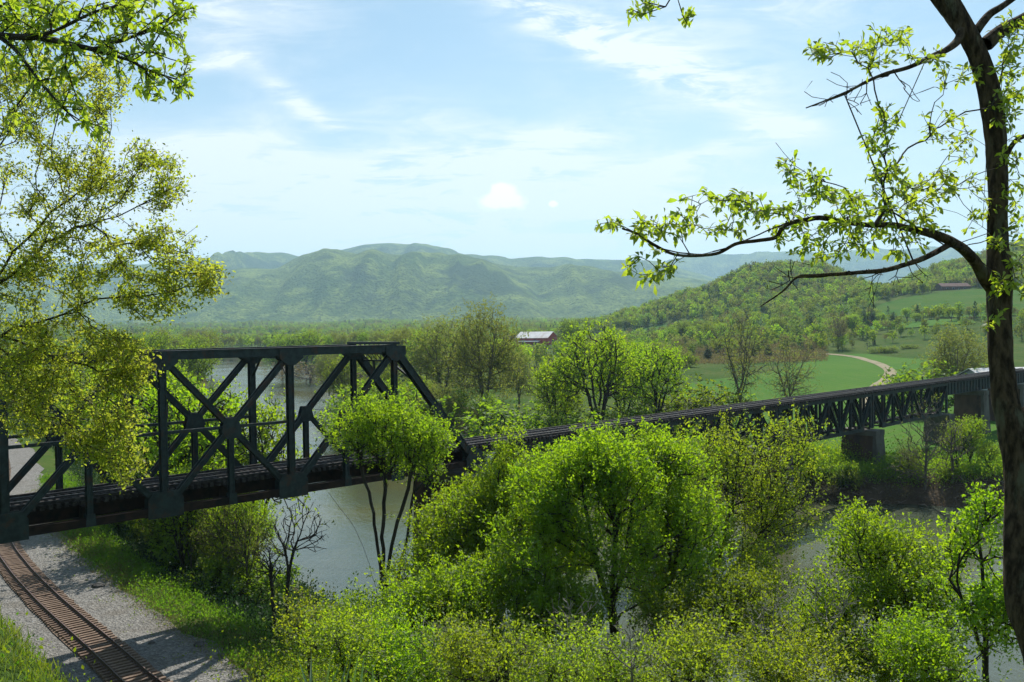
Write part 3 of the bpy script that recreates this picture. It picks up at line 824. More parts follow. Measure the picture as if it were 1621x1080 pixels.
def deck_span(s0, s1, label, depth=5.0, half=1.45, nb=None, girder=False):
    root = thing('girder_span' if girder else 'deck_truss_span', label, 'railway bridge', bl((s0 + s1) / 2, TW / 2, -2), 'spans of the railway bridge')
    im = Matrix.Translation(root.location).inverted()
    def P(name, mb, mat=STEEL):
        o = obj(name, mb.mesh(name), mat, root); o.matrix_parent_inverse = im; return o
    zt = RZ - .17 - .28 - .28
    zb = zt - depth
    L = s1 - s0
    n = nb or max(2, round(L / 7.6)); pl = L / n
    for q in (TW / 2 - half, TW / 2 + half):
        if girder:
            b = MB(); b.bar(bl(s0 + .1, q, zt - .9), bl(s1 - .1, q, zt - .9), .03, 2.0); b.bar(bl(s0 + .1, q, zt + .12), bl(s1 - .1, q, zt + .12), .45, .05); b.bar(bl(s0 + .1, q, zt - 1.92), bl(s1 - .1, q, zt - 1.92), .45, .05)
            P('girder', b)
            k = s0 + .3
            b = MB()
            while k < s1 - .2:
                for sg in (-1, 1): b.box(bl(k, q + sg * .09, zt - .9), (.14, .03, 1.95), (BQ, BD, BZ))
                k += 1.5
            o = P('stiffener', b); o['kind'] = 'stuff'
            continue
        P('top_chord', hsec(bl(s0 + .1, q, zt), bl(s1 - .1, q, zt), .42, .46))
        P('bottom_chord', hsec(bl(s0 + pl * .5, q, zb), bl(s1 - pl * .5, q, zb), .40, .42))
        for i in range(n):
            a = s0 + i * pl; m_ = a + pl / 2; e = a + pl
            P('diagonal_brace', hsec(bl(a + .15, q, zt - .1), bl(m_ - .1, q, zb + .1), .34, .34)); P('diagonal_brace', hsec(bl(e - .15, q, zt - .1), bl(m_ + .1, q, zb + .1), .34, .34))
            P('vertical_post', hsec(bl(m_, q, zb), bl(m_, q, zt), .26, .26))
            if i: P('vertical_post', hsec(bl(a, q, zb), bl(a, q, zt), .26, .26))
            for sg in (-1, 1):
                P('gusset_plate', poly_plate([(m_ - .75, zb - .25), (m_ - .55, zb + .5), (m_ + .55, zb + .5), (m_ + .75, zb - .25)], q + sg * .235))
                P('gusset_plate', poly_plate([(a - .1 if i == 0 else a - .7, zt + .2), (a + .75, zt + .2), (a + .45, zt - .65), (a - .1 if i == 0 else a - .45, zt - .65)], q + sg * .245))
        b = MB(); b.bar(bl(s0 + .2, q, zb), bl(s0 + .2, q, zt), .34, .36, up=BD); P('end_post', b)
        b = MB(); b.bar(bl(s1 - .2, q, zb), bl(s1 - .2, q, zt), .34, .36, up=BD); P('end_post', b)
    if not girder:
        for i in range(2 * n + 1):
            a = s0 + i * pl / 2
            a = min(max(a, s0 + .2), s1 - .2)
            b = MB(); b.bar(bl(a, TW / 2 - half, zb + .2), bl(a, TW / 2 + half, zt - .3), .1, .1, up=BD); b.bar(bl(a + .06, TW / 2 + half, zb + .2), bl(a + .06, TW / 2 - half, zt - .3), .1, .1, up=BD)
            b.bar(bl(a, TW / 2 - half, zb), bl(a, TW / 2 + half, zb), .16, .16, up=BD)
            P('cross_frame', b, RUSTY)
        for i in range(2 * n):
            a = s0 + i * pl / 2; sg = 1 if i % 2 else -1
            b = MB(); b.bar(bl(a, TW / 2 - half * sg, zb), bl(a + pl / 2, TW / 2 + half * sg, zb), .1, .1, up=BD); P('lateral_bracing', b, RUSTY)
    floor_track(root, s0 + .02, s1 - .02, guard=2.15)
    for o in root.children:
        if o.name.split('.')[0] in ('deck_sleepers', 'rail', 'guard_timber'): o.matrix_parent_inverse = im
spans = [(.35, 29.2, 'dark deck truss span hidden by foliage just right of the tall through truss', False), (29.4, 52.8, 'deck truss span above the foreground treetops, second right of the tall truss', False),
         (53, 80.0, 'open deck truss span standing against the green field, left of the thick river pier', False), (80.3, 109.9, 'shadowed deck truss span behind the grey bare trees, right of the thick river pier', False),
         (110.1, 125.2, 'short plate girder span between the grey pier and the brown pier on land', True), (125.4, 146, 'plate girder span passing behind the leaning trunk at right', True), (146.2, 172, 'last plate girder span at the right edge beside the pale shed', True)]
for s0, s1, lb, gd in spans: deck_span(s0, s1, lb, girder=gd)

def pier(s, q0, q1, th, top, label, base=None, brown=True, mat2=CONC):
    c = bl(s, (q0 + q1) / 2, 0)
    g = min(h1(c.x, c.y), h1(*(bl(s, q0, 0).xy)), h1(*(bl(s, q1, 0).xy))) - 1.0
    root = thing('bridge_pier', label, 'bridge pier', (c.x, c.y, g), 'piers of the railway bridge')
    im = Matrix.Translation(root.location).inverted()
    zt = ZB + top; H = zt - g
    def frustum(z0, z1, e0, e1):
        V = []
        for z, e in ((z0, e0), (z1, e1)):
            for (a, b) in ((-1, -1), (1, -1), (1, 1), (-1, 1)):
                p = bl(s + a * (th / 2 + e), (q0 + q1) / 2 + b * ((q1 - q0) / 2 + e), 0); p.z = z; V.append(p)
        m = MB(); m.add(V, [(0, 3, 2, 1), (4, 5, 6, 7), (0, 1, 5, 4), (1, 2, 6, 5), (2, 3, 7, 6), (3, 0, 4, 7)]); return m
    o = obj('shaft', frustum(g, zt - .8, .35, .0).mesh('shaft'), CONCB if brown else CONC, root); o.matrix_parent_inverse = im
    o = obj('cap', frustum(zt - .8, zt, .22, .22).mesh('cap'), mat2, root); o.matrix_parent_inverse = im
    ft = MB()
    for q in (q0 - .08,):
        V = []
    f = frustum(g, zt - .82, .45, .03)
    # pale rendered end on the side that faces the camera
    V = []
    for z, e in ((g + .01, .45), (zt - .82, .1)):
        for (a, qq) in ((-1, q0 - e), (1, q0 - e), (1, q0 + .35), (-1, q0 + .35)):
            p = bl(s + a * (th / 2 + e - .05 + .12), qq, 0); p.z = z; V.append(p)
    m = MB(); m.add(V, [(0, 3, 2, 1), (4, 5, 6, 7), (0, 1, 5, 4), (1, 2, 6, 5), (2, 3, 7, 6), (3, 0, 4, 7)])
    o = obj('end_face', m.mesh('end_face'), mat2, root); o.matrix_parent_inverse = im
dz = RZ - .17 - .56 - 5.0 - .25
pier(.1, -1.0, TW + 1.0, 3.0, -.88, 'brown masonry pier under the right end of the tall truss, half hidden by treetops')
pier(29.3, .2, TW - .2, 2.2, dz, 'pier hidden in the foreground treetops under the second deck span')
pier(52.9, .2, TW - .2, 2.2, dz, 'pier behind the foreground treetops left of the thick river pier')
pier(80.2, .3, TW - .3, 2.4, dz, 'thick dark brown pier rising from the muddy far river bank')
pier(110.1, .9, TW - .9, 2.2, dz, 'pale grey pier on land behind the bare grey trees', brown=False)
pier(125.4, .3, TW - .5, 2.2, -1.35, 'reddish brown pier on the grass just left of the leaning trunk')
pier(146.1, -.2, TW + .4, 2.4, -1.35, 'pier on the grass behind the leaning trunk')
pier(172.2, -1, TW + 1, 3.0, .2, 'concrete abutment at the right edge of the picture')
pier(-53.4, -1.0, TW + 1.0, 3.0, -.88, 'pier under the left end of the tall truss beyond the leafy branches')

# ------------------------------------------------------------------ tree growth
def lobes(ls, n, seed, shell=.55, gap=.0, gs=1.0):
    """n points spread through a union of ellipsoids (cx,cy,cz,rx,ry,rz[,weight]), denser towards the outside"""
    r = np.random.default_rng(seed); ls = [tuple(l) + (1,) * (7 - len(l)) for l in ls]
    wv = np.array([l[3] * l[4] * l[5] * l[6] for l in ls]) ** .8; wv /= wv.sum()
    out = []
    while len(out) < n:
        l = ls[r.choice(len(ls), p=wv)]
        d = r.normal(size=3); d /= np.linalg.norm(d)
        rad = r.random() ** (shell * .6) * (1 + r.normal() * .05)
        a_ = math.atan2(d[1], d[0])
        rad *= 1 + .55 * (vnoise(np.array([a_ * 1.6 + seed + l[0]]), np.array([d[2] * 2.6 + l[2] + 20]), seed + 3)[0] - .45)
        p = np.array(l[:3]) + d * rad * np.array(l[3:6])
        if gap and vnoise(np.array([p[0] / gs + 50 + seed]), np.array([p[2] / gs + p[1] / gs * .7 + 50]), seed)[0] < gap: continue
        out.append(p)
    return np.array(out)
def grow(att, seeds, alpha=.35, step=.6, droop=.0, seed=0, wob=.06):
    """joins every attractor to a growing skeleton; returns nodes, parents"""
    r = np.random.default_rng(seed)
    cap = 64 + sum(len(s) for s in seeds) + len(att) * 14
    N = np.zeros((cap, 3)); par = np.full(cap, -1, int); pl = np.zeros(cap); k = 0; dirv = np.zeros((cap, 3))
    for s in seeds:
        s = np.asarray(s, float)
        prev = -1
        if k > 0:
            prev = int(np.argmin(np.linalg.norm(N[:k] - s[0], axis=1)))
        fine = []
        for i in range(len(s) - 1):
            m = max(1, int(np.linalg.norm(s[i + 1] - s[i]) / step)); 
            for j in range(m): fine.append(s[i] + (s[i + 1] - s[i]) * j / m)
        fine.append(s[-1]); fine = np.array(fine)
        if len(fine) > 4:
            for _ in range(2): fine[1:-1] = fine[1:-1] * .5 + (fine[:-2] + fine[2:]) * .25
        for i, p in enumerate(fine):
            if prev >= 0 and i == 0: continue
            q = p + (r.normal(size=3) * wob * step if i < len(fine) - 1 else 0)
            N[k] = q; par[k] = prev
            if prev >= 0:
                e = q - N[prev]; L = np.linalg.norm(e) + 1e-9; pl[k] = pl[prev] + L; dirv[k] = e / L
            prev = k; k += 1
    tips = []
    base = N[0]
    start = 2 if k > 3 else 0
    order = np.argsort(np.linalg.norm(att - np.mean([np.asarray(s)[-1] for s in seeds], axis=0), axis=1) + r.random(len(att)) * .3)
    for a in att[order]:
        D = a - N[start:k]; dd = np.sqrt((D * D).sum(1)) + 1e-9
        cosb = (D * dirv[start:k]).sum(1) / dd
        cost = dd * (1.12 - .25 * cosb) + alpha * pl[start:k]
        i = int(np.argmin(cost)) + start
        L = np.linalg.norm(a - N[i]); m = max(1, int(L / step + .5))
        p0 = N[i].copy(); T = dirv[i] * L * .55
        prev = i
        for j in range(1, m + 1):
            t = j / m
            q = p0 + (a - p0) * t + T * (t * (1 - t) ** 2) * 1.2
            q[2] += droop * L * t * (1 - t)
            if j < m: q = q + r.normal(size=3) * wob * step
            if k >= cap: break
            N[k] = q; par[k] = prev; e = q - N[prev]; l_ = np.linalg.norm(e) + 1e-9
            pl[k] = pl[prev] + l_; dirv[k] = e / l_; prev = k; k += 1
        tips.append(prev)
    N = N[:k]; par = par[:k]; dirv = dirv[:k]
    cnt = np.zeros(k); cnt[tips] += 1
    for i in range(k - 1, 0, -1):
        if par[i] >= 0: cnt[par[i]] += max(cnt[i], .02)
    return N, par, dirv, np.maximum(cnt, .02), np.array(tips)
def skeleton_mesh(name, N, par, dirv, R, sides=(6, 4, 3), minr=0.0, flare=0):
    """tapered tubes for every edge"""
    ch = np.where(par >= 0)[0]
    ch = ch[R[ch] > minr]
    P = par[ch]
    # main child of each node keeps the ring of its parent
    order = ch[np.argsort(R[ch])]
    main = np.full(len(N), -1); main[par[order]] = order
    d1 = dirv[ch]; d0 = np.where((main[P] == ch)[:, None] & (np.abs(dirv[P]).sum(1) > 0)[:, None], dirv[P], d1)
    r1 = R[ch]; r0 = np.where(main[P] == ch, R[P], np.minimum(R[P], R[ch] * 1.25))
    if flare: 
        r0 = r0 * (1 + flare * np.exp(-(N[P][:, 2] - N[0, 2]) / .5)); r1 = r1 * (1 + flare * np.exp(-(N[ch][:, 2] - N[0, 2]) / .5))
    Vs = []; Fs = []; off = 0
    big = R.max()
    cls = np.where(r1 > big * .22, 0, np.where(r1 > big * .07, 1, 2))
    for c, k in enumerate(sides):
        m = cls == c
        if not m.any(): continue
        def ring(p, d, r):
            ref = np.array([.93, .31, .17]); x = np.cross(d, ref); x /= np.linalg.norm(x, axis=1)[:, None] + 1e-9; y = np.cross(x, d)
            a = np.arange(k) * 2 * np.pi / k
            return p[:, None] + (x[:, None] * np.cos(a)[None, :, None] + y[:, None] * np.sin(a)[None, :, None]) * r[:, None, None]
        A = ring(N[P][m], d0[m], r0[m]); B = ring(N[ch][m], d1[m], r1[m]); n = m.sum()
        V = np.concatenate([A, B], 1).reshape(-1, 3)
        b = (np.arange(n) * 2 * k)[:, None] + off; j = np.arange(k)
        F = np.stack([b + j, b + k + j, b + k + (j + 1) % k, b + (j + 1) % k], -1).reshape(-1, 4)
        Vs.append(V); Fs.append(F); off += len(V)
    return npmesh(name, np.concatenate(Vs), np.concatenate(Fs), 4, True)
def radii(cnt, R0, rt, p=.5):
    c0 = cnt[0]
    return rt + (R0 - rt) * (np.maximum(cnt - .5, 0) / max(c0, 1)) ** p
LEAFV = {
    'diamond': (np.array([(0, 0, 0), (.28, .45, .10), (0, 1, 0), (-.28, .45, .10)]), [(0, 1, 2), (0, 2, 3)]),
    'oak': (np.array([(0, 0, 0), (.13, .35, .05), (.19, .66, .05), (0, 1, -.14), (-.19, .66, .05), (-.13, .35, .05)]), [(0, 1, 5), (1, 2, 5), (2, 4, 5), (2, 3, 4)]),
    'blade': (np.array([(-.05, 0, 0), (.05, 0, 0), (0, 1, .12)]), [(0, 1, 2)]),
    'clump': (np.array([(0, 0, .0), (.5, .35, .25), (.05, 1, 0), (-.5, .45, .25)]), [(0, 1, 2), (0, 2, 3)]),
}
def leaf_mesh(name, pos, Y, Zn, size, shape='diamond'):
    V0, F0 = LEAFV[shape]
    Y = Y / (np.linalg.norm(Y, axis=1)[:, None] + 1e-9); X = np.cross(Y, Zn); X /= np.linalg.norm(X, axis=1)[:, None] + 1e-9; Z = np.cross(X, Y)
    s = size[:, None, None]
    V = pos[:, None] + (X[:, None] * V0[None, :, 0:1] + Y[:, None] * V0[None, :, 1:2] + Z[:, None] * V0[None, :, 2:3]) * s
    n = len(pos); k = len(V0)
    F = (np.arange(n) * k)[:, None, None] + np.array(F0)[None]
    return npmesh(name, V.reshape(-1, 3), F.reshape(-1, 3), 3)
def spray_leaves(P, D, r, nspray, nleaf, spread, slen, size, up=.6, flat=.5, droop=0):
    """P cluster centres, D outward dirs -> positions / directions of leaves standing along short sprays"""
    n = len(P)
    o = r.normal(size=(n, nspray, 3)) * spread
    sd_ = D[:, None] * .8 + r.normal(size=(n, nspray, 3)) * .6 + np.array([0, 0, up]); sd_ /= np.linalg.norm(sd_, axis=2)[..., None]
    base = P[:, None] + o
    t = r.random((n, nspray, nleaf)) ** .62
    lp = base[:, :, None] + sd_[:, :, None] * (t[..., None] * slen) + r.normal(size=(n, nspray, nleaf, 3)) * slen * .10
    ld = sd_[:, :, None] * .5 + r.normal(size=(n, nspray, nleaf, 3)) * .75 + np.array([0, 0, -droop])
    ln = r.normal(size=(n, nspray, nleaf, 3)) * flat + np.array([0, 0, 1.])
    sz = size * (.6 + .7 * r.random((n, nspray, nleaf)))
    return lp.reshape(-1, 3), ld.reshape(-1, 3), ln.reshape(-1, 3), sz.reshape(-1)

def make_tree(name, label, cat, loc, att, seeds, leaf='spring', bark=BARK, R0=.2, rt=.012, pw=.5, nspray=3, nleaf=8, spread=.3, slen=.45, size=.13, shape='diamond',
              up=.6, alpha=.35, step=.6, seed=0, group=None, keep=1.0, minr=0., droop=0, sides=(7, 5, 3), flat=.5, ldroop=0, flare=0):
    r = np.random.default_rng(seed + 1000)
    N, par, dv, cnt, tips = grow(att, seeds, alpha, step, droop, seed)
    R = radii(cnt, R0, rt, pw)
    root = thing(name, label, cat, loc, group)
    obj('trunk', skeleton_mesh('trunk', N, par, dv, R, sides, minr, flare), bark, root)
    tp = N[tips]; td = dv[tips]
    if keep < 1: m = r.random(len(tp)) < keep; tp = tp[m]; td = td[m]
    if len(tp) and nspray:
        lp, ld, ln, sz = spray_leaves(tp, td, r, nspray, nleaf, spread, slen, size, up, flat, ldroop)
        me = leaf_mesh('crown', lp, ld, ln, sz, shape)
        obj('crown', me, LM[leaf], root, kind='stuff')
    return root
def copy_tree(src, name, label, cat, loc, sc, rz, group):
    o = src.copy(); C.objects.link(o); o.name = name; o.location = loc; o.scale = (sc[0], sc[0], sc[1]) if hasattr(sc, '__len__') else (sc,) * 3; o.rotation_euler = (0, 0, rz)
    tag(o, label, cat, group)
    for ch in src.children:
        c = ch.copy(); C.objects.link(c); c.parent = o
    return o

# ------------------------------------------------------------------ foreground riverside trees (crowns given as lobes at their real distance)
def px_lobes(ls, base):
    out = []
    for (x, y, Y, rx, rz, ry) in ls:
        c = W(x, y, Y) - base
        out.append((c[0], c[1], c[2], .90 * rx * Y / FPX, ry, .88 * rz * Y / FPX))
    return out
def fg_tree(name, label, bx, by, Y, ls, n, leaf, seed, forks=None, cat='tree', zb=None, **k):
    """bx,by pixel of the visible trunk foot / first fork; the trunk goes down to the ground"""
    f = W(bx, by, Y); g = h1(f[0], f[1]) if zb is None else zb
    g = min(g, f[2] - .5)
    base = np.array([f[0], f[1], g - .2])
    att = lobes(px_lobes(ls, base), n, seed, k.pop('shell', .55), k.pop('gap', .30), k.pop('gs', 1.1))
    fz = f[2] - base[2]
    seeds = [[(0, 0, 0), (.15, .05, fz * .5), (0, 0, fz)]]
    for fk in (forks or []):
        seeds.append([(0, 0, fz)] + [tuple(W(x, y, YY) - base) for x, y, YY in fk])
    return make_tree(name, label, cat, tuple(base), att, seeds, leaf=leaf, seed=seed, **k)

MAP = dict(nspray=3, nleaf=13, spread=.30, slen=.62, up=1.2)
fg_tree('maple_tree', 'bright green maple with a forked dark trunk, filling the centre foreground', 968, 965, 38,
        [(960, 820, 38, 140, 110, 3.6), (880, 880, 37, 120, 90, 3), (1040, 860, 38, 105, 100, 3), (965, 730, 38, 55, 55, 1.6), (1000, 755, 38, 70, 50, 2), (860, 800, 38, 60, 70, 2), (1070, 770, 39, 60, 70, 2), (920, 760, 38, 50, 60, 2)], 1500, 'spring', 1,
        forks=[[(945, 900, 38), (930, 820, 38)], [(990, 890, 38), (1000, 800, 38.5)], [(975, 850, 38.3), (965, 740, 38)]], R0=.22, size=.145, gap=.42, gs=1.25, **MAP)
fg_tree('maple_tree', 'bright green maple whose leafy peak stands in front of the tall truss end', 770, 910, 43,
        [(797, 740, 43, 40, 55, 1.4), (790, 790, 43, 75, 50, 2), (730, 840, 42, 90, 60, 2.6), (690, 900, 41, 80, 60, 2.5), (800, 880, 42, 90, 80, 3), (850, 800, 42, 50, 60, 2)], 1250, 'spring', 2,
        forks=[[(775, 840, 43), (790, 760, 43)], [(750, 870, 42.5), (720, 830, 42)]], R0=.20, size=.15, gap=.38, gs=1.25, **MAP)
fg_tree('maple_tree', 'twiggy half leafed tree right of the central maple, letting the river show through', 1110, 990, 44,
        [(1150, 790, 44, 95, 90, 3), (1180, 725, 44, 80, 50, 2.5), (1120, 720, 44, 50, 50, 2), (1230, 800, 44, 60, 80, 2.5), (1140, 880, 43, 85, 70, 3), (1255, 710, 45, 40, 45, 2)], 1150, 'shrub', 3,
        forks=[[(1135, 900, 44), (1160, 800, 44), (1170, 720, 44)], [(1150, 910, 43.5), (1230, 830, 44)], [(1095, 850, 44), (1125, 730, 44)]], R0=.19, nspray=3, nleaf=8, size=.145, spread=.45, slen=.6, gap=.40, keep=.82, rt=.012)
fg_tree('maple_tree', 'slim bright green maple filling the gap between the leafy peak and the central maple', 865, 940, 45,
        [(868, 770, 45, 50, 45, 1.8), (850, 830, 45, 60, 60, 2.2), (890, 880, 44, 50, 50, 2)], 520, 'spring', 11,
        forks=[[(862, 860, 45), (870, 780, 45)]], R0=.14, size=.15, gap=.38, gs=1.25, **MAP)
fg_tree('maple_tree', 'slim bright green maple just right of the central maple, with twin upright stems', 1062, 960, 41,
        [(1055, 750, 41, 50, 50, 1.8), (1080, 820, 41, 60, 60, 2.2), (1045, 880, 41, 45, 50, 2), (1030, 710, 41, 30, 30, 1)], 560, 'spring', 12,
        forks=[[(1058, 860, 41), (1052, 760, 41)], [(1072, 860, 41), (1085, 800, 41)]], R0=.14, size=.145, gap=.38, gs=1.25, **MAP)
fg_tree('maple_tree', 'bright yellow green maple rising in front of the brown river at right', 1400, 1045, 31,
        [(1375, 890, 31, 60, 75, 2), (1360, 840, 31, 25, 30, 1), (1430, 910, 31, 75, 75, 2.2), (1345, 975, 30, 75, 70, 2), (1460, 985, 30, 85, 80, 2.4), (1400, 1040, 30, 130, 60, 2.5)], 1250, 'spring', 4,
        forks=[[(1390, 960, 31), (1375, 880, 31)], [(1420, 980, 31), (1450, 930, 31)]], R0=.15, size=.12, gap=.38, gs=1.0, nspray=4, nleaf=9, spread=.24, slen=.45, up=1.0)
fg_tree('maple_sapling', 'young maple with loose leaf clusters beside the leaning trunk', 1560, 1040, 20,
        [(1545, 880, 20, 45, 55, .9), (1570, 810, 20, 22, 28, .5), (1520, 940, 20, 35, 35, .8), (1575, 960, 20, 50, 60, 1)], 280, 'spring', 5,
        forks=[[(1560, 950, 20), (1550, 860, 20)], [(1540, 990, 20), (1515, 920, 20)]], R0=.07, nspray=3, nleaf=8, size=.105, spread=.14, slen=.28, gap=.35, gs=.5, step=.35, up=.9)
fg_tree('maple_tree', 'multi stemmed tree with a leafy top before the truss and bare stems over water', 612, 985, 50,
        [(610, 690, 50, 70, 45, 2.2), (560, 690, 50, 40, 35, 1.7), (665, 695, 50, 45, 45, 2), (600, 655, 50, 40, 28, 1.5), (650, 740, 50, 55, 30, 2), (690, 700, 50, 22, 30, 1)], 700, 'spring', 6,
        forks=[[(600, 880, 50), (585, 780, 50), (565, 720, 50)], [(615, 880, 50), (640, 790, 50), (665, 700, 50)], [(605, 850, 50), (610, 760, 50), (605, 680, 50)],
               [(570, 850, 49), (520, 780, 49)], [(630, 900, 50), (690, 790, 50)], [(640, 870, 50), (655, 780, 50)]], R0=.17, nspray=4, nleaf=8, size=.15, spread=.32, slen=.6, gap=.36, rt=.012, pw=.42, up=1.0)
fg_tree('maple_tree', 'dense leafy thicket tree low in the centre, left of the maple trunk', 800, 1050, 36,
        [(700, 960, 36, 85, 60, 2.4), (790, 955, 36, 95, 65, 2.6), (640, 990, 35, 60, 50, 2), (870, 980, 35, 100, 55, 2.4), (750, 1000, 35, 120, 60, 2)], 1150, 'spring', 7, R0=.14, size=.14, gap=.42, gs=1.2, **MAP)
fg_tree('maple_tree', 'leafy green tree filling the lower right between twiggy tree and yellow green maple', 1240, 1060, 34,
        [(1170, 975, 34, 85, 50, 2.4), (1250, 1000, 34, 90, 50, 2.4), (1090, 985, 34, 80, 55, 2), (1200, 945, 34, 45, 35, 1.5)], 720, 'mid', 8, R0=.14, size=.14, gap=.38, nspray=3, nleaf=8, spread=.36, slen=.6, up=.9)
for i, (x, y, Y, rx, rz, n, lf, kp, lb) in enumerate([
        (480, 1010, 27, 45, 36, 120, 'shrub', .9, 'small yellow green shrub between the gravel and the dark river edge'),
        (585, 1000, 38, 60, 45, 260, 'mid', .9, 'dark green shrubby tree at the water edge below the truss'),
        (540, 1035, 24, 70, 40, 220, 'shrub', .9, 'yellowish shrub above the spiky leaves at the bottom edge'),
        (640, 1050, 26, 80, 45, 300, 'spring', .9, 'leafy bush at the bottom edge, right of the spiky leaves'),
        (765, 1060, 20, 100, 38, 330, 'shrub', .8, 'pale yellow green shrub with fine twigs, left of the bottom centre'),
        (925, 1060, 24, 110, 45, 380, 'shrub', .8, 'spreading yellow green shrub under the central maple trunk'),
        (1090, 1050, 20, 80, 50, 300, 'shrub', .7, 'twiggy yellow green shrub with grey stems right of the bottom centre'),
        (1215, 925, 40, 55, 45, 200, 'shrub', .5, 'sparse shrub with bare grey twigs left of the blue water'),
        (1270, 1060, 22, 110, 45, 380, 'shrub', .75, 'low shrub below the yellow green maple at right'),
        (1490, 1050, 19, 90, 45, 330, 'spring', .85, 'low bush between the right maple and the leaning trunk'),
        (1050, 960, 40, 60, 55, 300, 'mid', .8, 'dark shrub between the two central tree trunks')]):
    q = random.Random(i)
    ls = [(x, y, Y, rx * .7, rz * .7, rx * Y / FPX)] + [(x + q.uniform(-.8, .8) * rx, y + q.uniform(-.8, .3) * rz, Y + q.uniform(-1, 1), rx * q.uniform(.2, .45), rz * q.uniform(.3, .7), q.uniform(.5, 1.2)) for _ in range(6)]
    fg_tree('shrub', lb, x + 10, y + rz * .8, Y, ls, n, lf, 20 + i,
            cat='shrub', R0=.05, rt=.006, nspray=4, nleaf=7, size=.0034 * Y + .015, spread=.012 * Y, slen=.018 * Y, gap=.38, gs=.6, keep=kp, step=.4, up=.9)

for i, (x, y, Y, rx, rz, lb) in enumerate([(905, 975, 30, 55, 45, 'grey leafless twigs poking out of the bushes below the central maple'), (1110, 1010, 24, 60, 60, 'grey leafless shrub among the leaves right of the central maple'),
        (1225, 985, 27, 55, 50, 'grey leafless shrub below the blue water at right'), (1320, 960, 28, 45, 55, 'grey leafless twigs left of the yellow green maple'), (690, 1010, 26, 45, 40, 'grey leafless twigs above the bushes at bottom left of centre'),
        (1000, 1020, 22, 60, 40, 'grey leafless twigs rising at the bottom centre')]):
    fg_tree('leafless_shrub', lb, x, y + rz, Y, [(x, y, Y, rx, rz, 1.2)], 120, 'pale', 70 + i, cat='shrub', R0=.035, rt=.006, nspray=0, bark=PALETWIG, gap=.1, step=.35)

# bare and half bare trees over the water at left
for i, (x, y, Y, fk, ls, n, kp, lb) in enumerate([
        (455, 965, 58, [[(458, 900, 58), (478, 830, 58), (500, 790, 58)], [(455, 880, 58), (430, 820, 58)]], [(475, 830, 58, 45, 45, 2), (440, 850, 58, 30, 40, 1.6), (500, 850, 58, 30, 35, 1.5)], 190, .10, 'slender bare tree standing against the grey river below the truss'),
        (435, 985, 60, [[(430, 920, 60), (425, 870, 60)]], [(425, 890, 60, 28, 40, 1.4)], 90, .1, 'short bare sapling left of the slender bare tree over the river'),
        (1463, 785, 121, [[(1466, 740, 121), (1466, 660, 121)]], [(1466, 680, 121, 50, 45, 3.5), (1450, 735, 121, 55, 40, 3), (1470, 640, 121, 30, 22, 2)], 420, .25, 'tall grey bare tree on the far bank in front of the shadowed deck truss'),
        (1508, 785, 121, [[(1508, 740, 121), (1506, 680, 121)]], [(1506, 700, 121, 35, 45, 2.5)], 260, .2, 'smaller grey bare tree on the far bank by the pale grey pier')]):
    fg_tree('bare_tree', lb, x, y, Y, ls, n, 'pale', 50 + i, forks=fk, cat='tree', R0=.12 if Y < 100 else .2, rt=.008 if Y < 100 else .014, nspray=1, nleaf=5, size=.2, spread=.4, gap=.1, keep=kp, bark=TWIG if Y > 100 else BARK, pw=.45)

# ------------------------------------------------------------------ the leaning oak at right
def px_line(pp): return [W(*p) for p in pp]
def thick_limb(name, pp, mat, parent, k=14, bark=.12, sub=8):
    """pp: (x, y, Y, width in photo px) -> gnarled round limb"""
    Q = np.array([list(W(a, b, c)) + [wd * c / FPX / 2] for a, b, c, wd in pp])
    out = []
    for i in range(len(Q) - 1):
        p0 = Q[max(i - 1, 0)]; p1 = Q[i]; p2 = Q[i + 1]; p3 = Q[min(i + 2, len(Q) - 1)]
        for j in range(sub):
            t = j / sub
            out.append(.5 * ((2 * p1) + (-p0 + p2) * t + (2 * p0 - 5 * p1 + 4 * p2 - p3) * t * t + (-p0 + 3 * p1 - 3 * p2 + p3) * t ** 3))
    out.append(Q[-1]); Q = np.array(out)
    d = np.gradient(Q[:, :3], axis=0); d /= np.linalg.norm(d, axis=1)[:, None] + 1e-9
    x = np.cross(d, [.1, 1, .2]); x /= np.linalg.norm(x, axis=1)[:, None]; y = np.cross(x, d)
    a = np.arange(k) * 2 * np.pi / k
    L = np.cumsum(np.linalg.norm(np.gradient(Q[:, :3], axis=0), axis=1))
    nz = fbm(np.cos(a)[None] * 1.7 + L[:, None] * 1.1 + 20, np.sin(a)[None] * 1.7 + L[:, None] * .6 + 40, 17, 4)
    nz2 = fbm(a[None] * 3.0 + L[:, None] * .3, L[:, None] * 2.2 + 0 * a[None], 19, 3)
    rr = Q[:, 3:4] * (1 + nz * bark * 4 + nz2 * bark * 1.5)
    V = Q[:, None, :3] + x[:, None] * (np.cos(a)[None, :, None] * rr[..., None]) + y[:, None] * (np.sin(a)[None, :, None] * rr[..., None])
    I = np.arange(V.shape[0] * k).reshape(-1, k); J = np.roll(I, -1, 1)
    F = np.stack([I[:-1], J[:-1], J[1:], I[1:]], -1).reshape(-1, 4)
    o = obj(name, npmesh(name, V.reshape(-1, 3), F, 4, True), mat, parent)
    o.matrix_parent_inverse = Matrix.Translation(parent.location).inverted()
    return Q

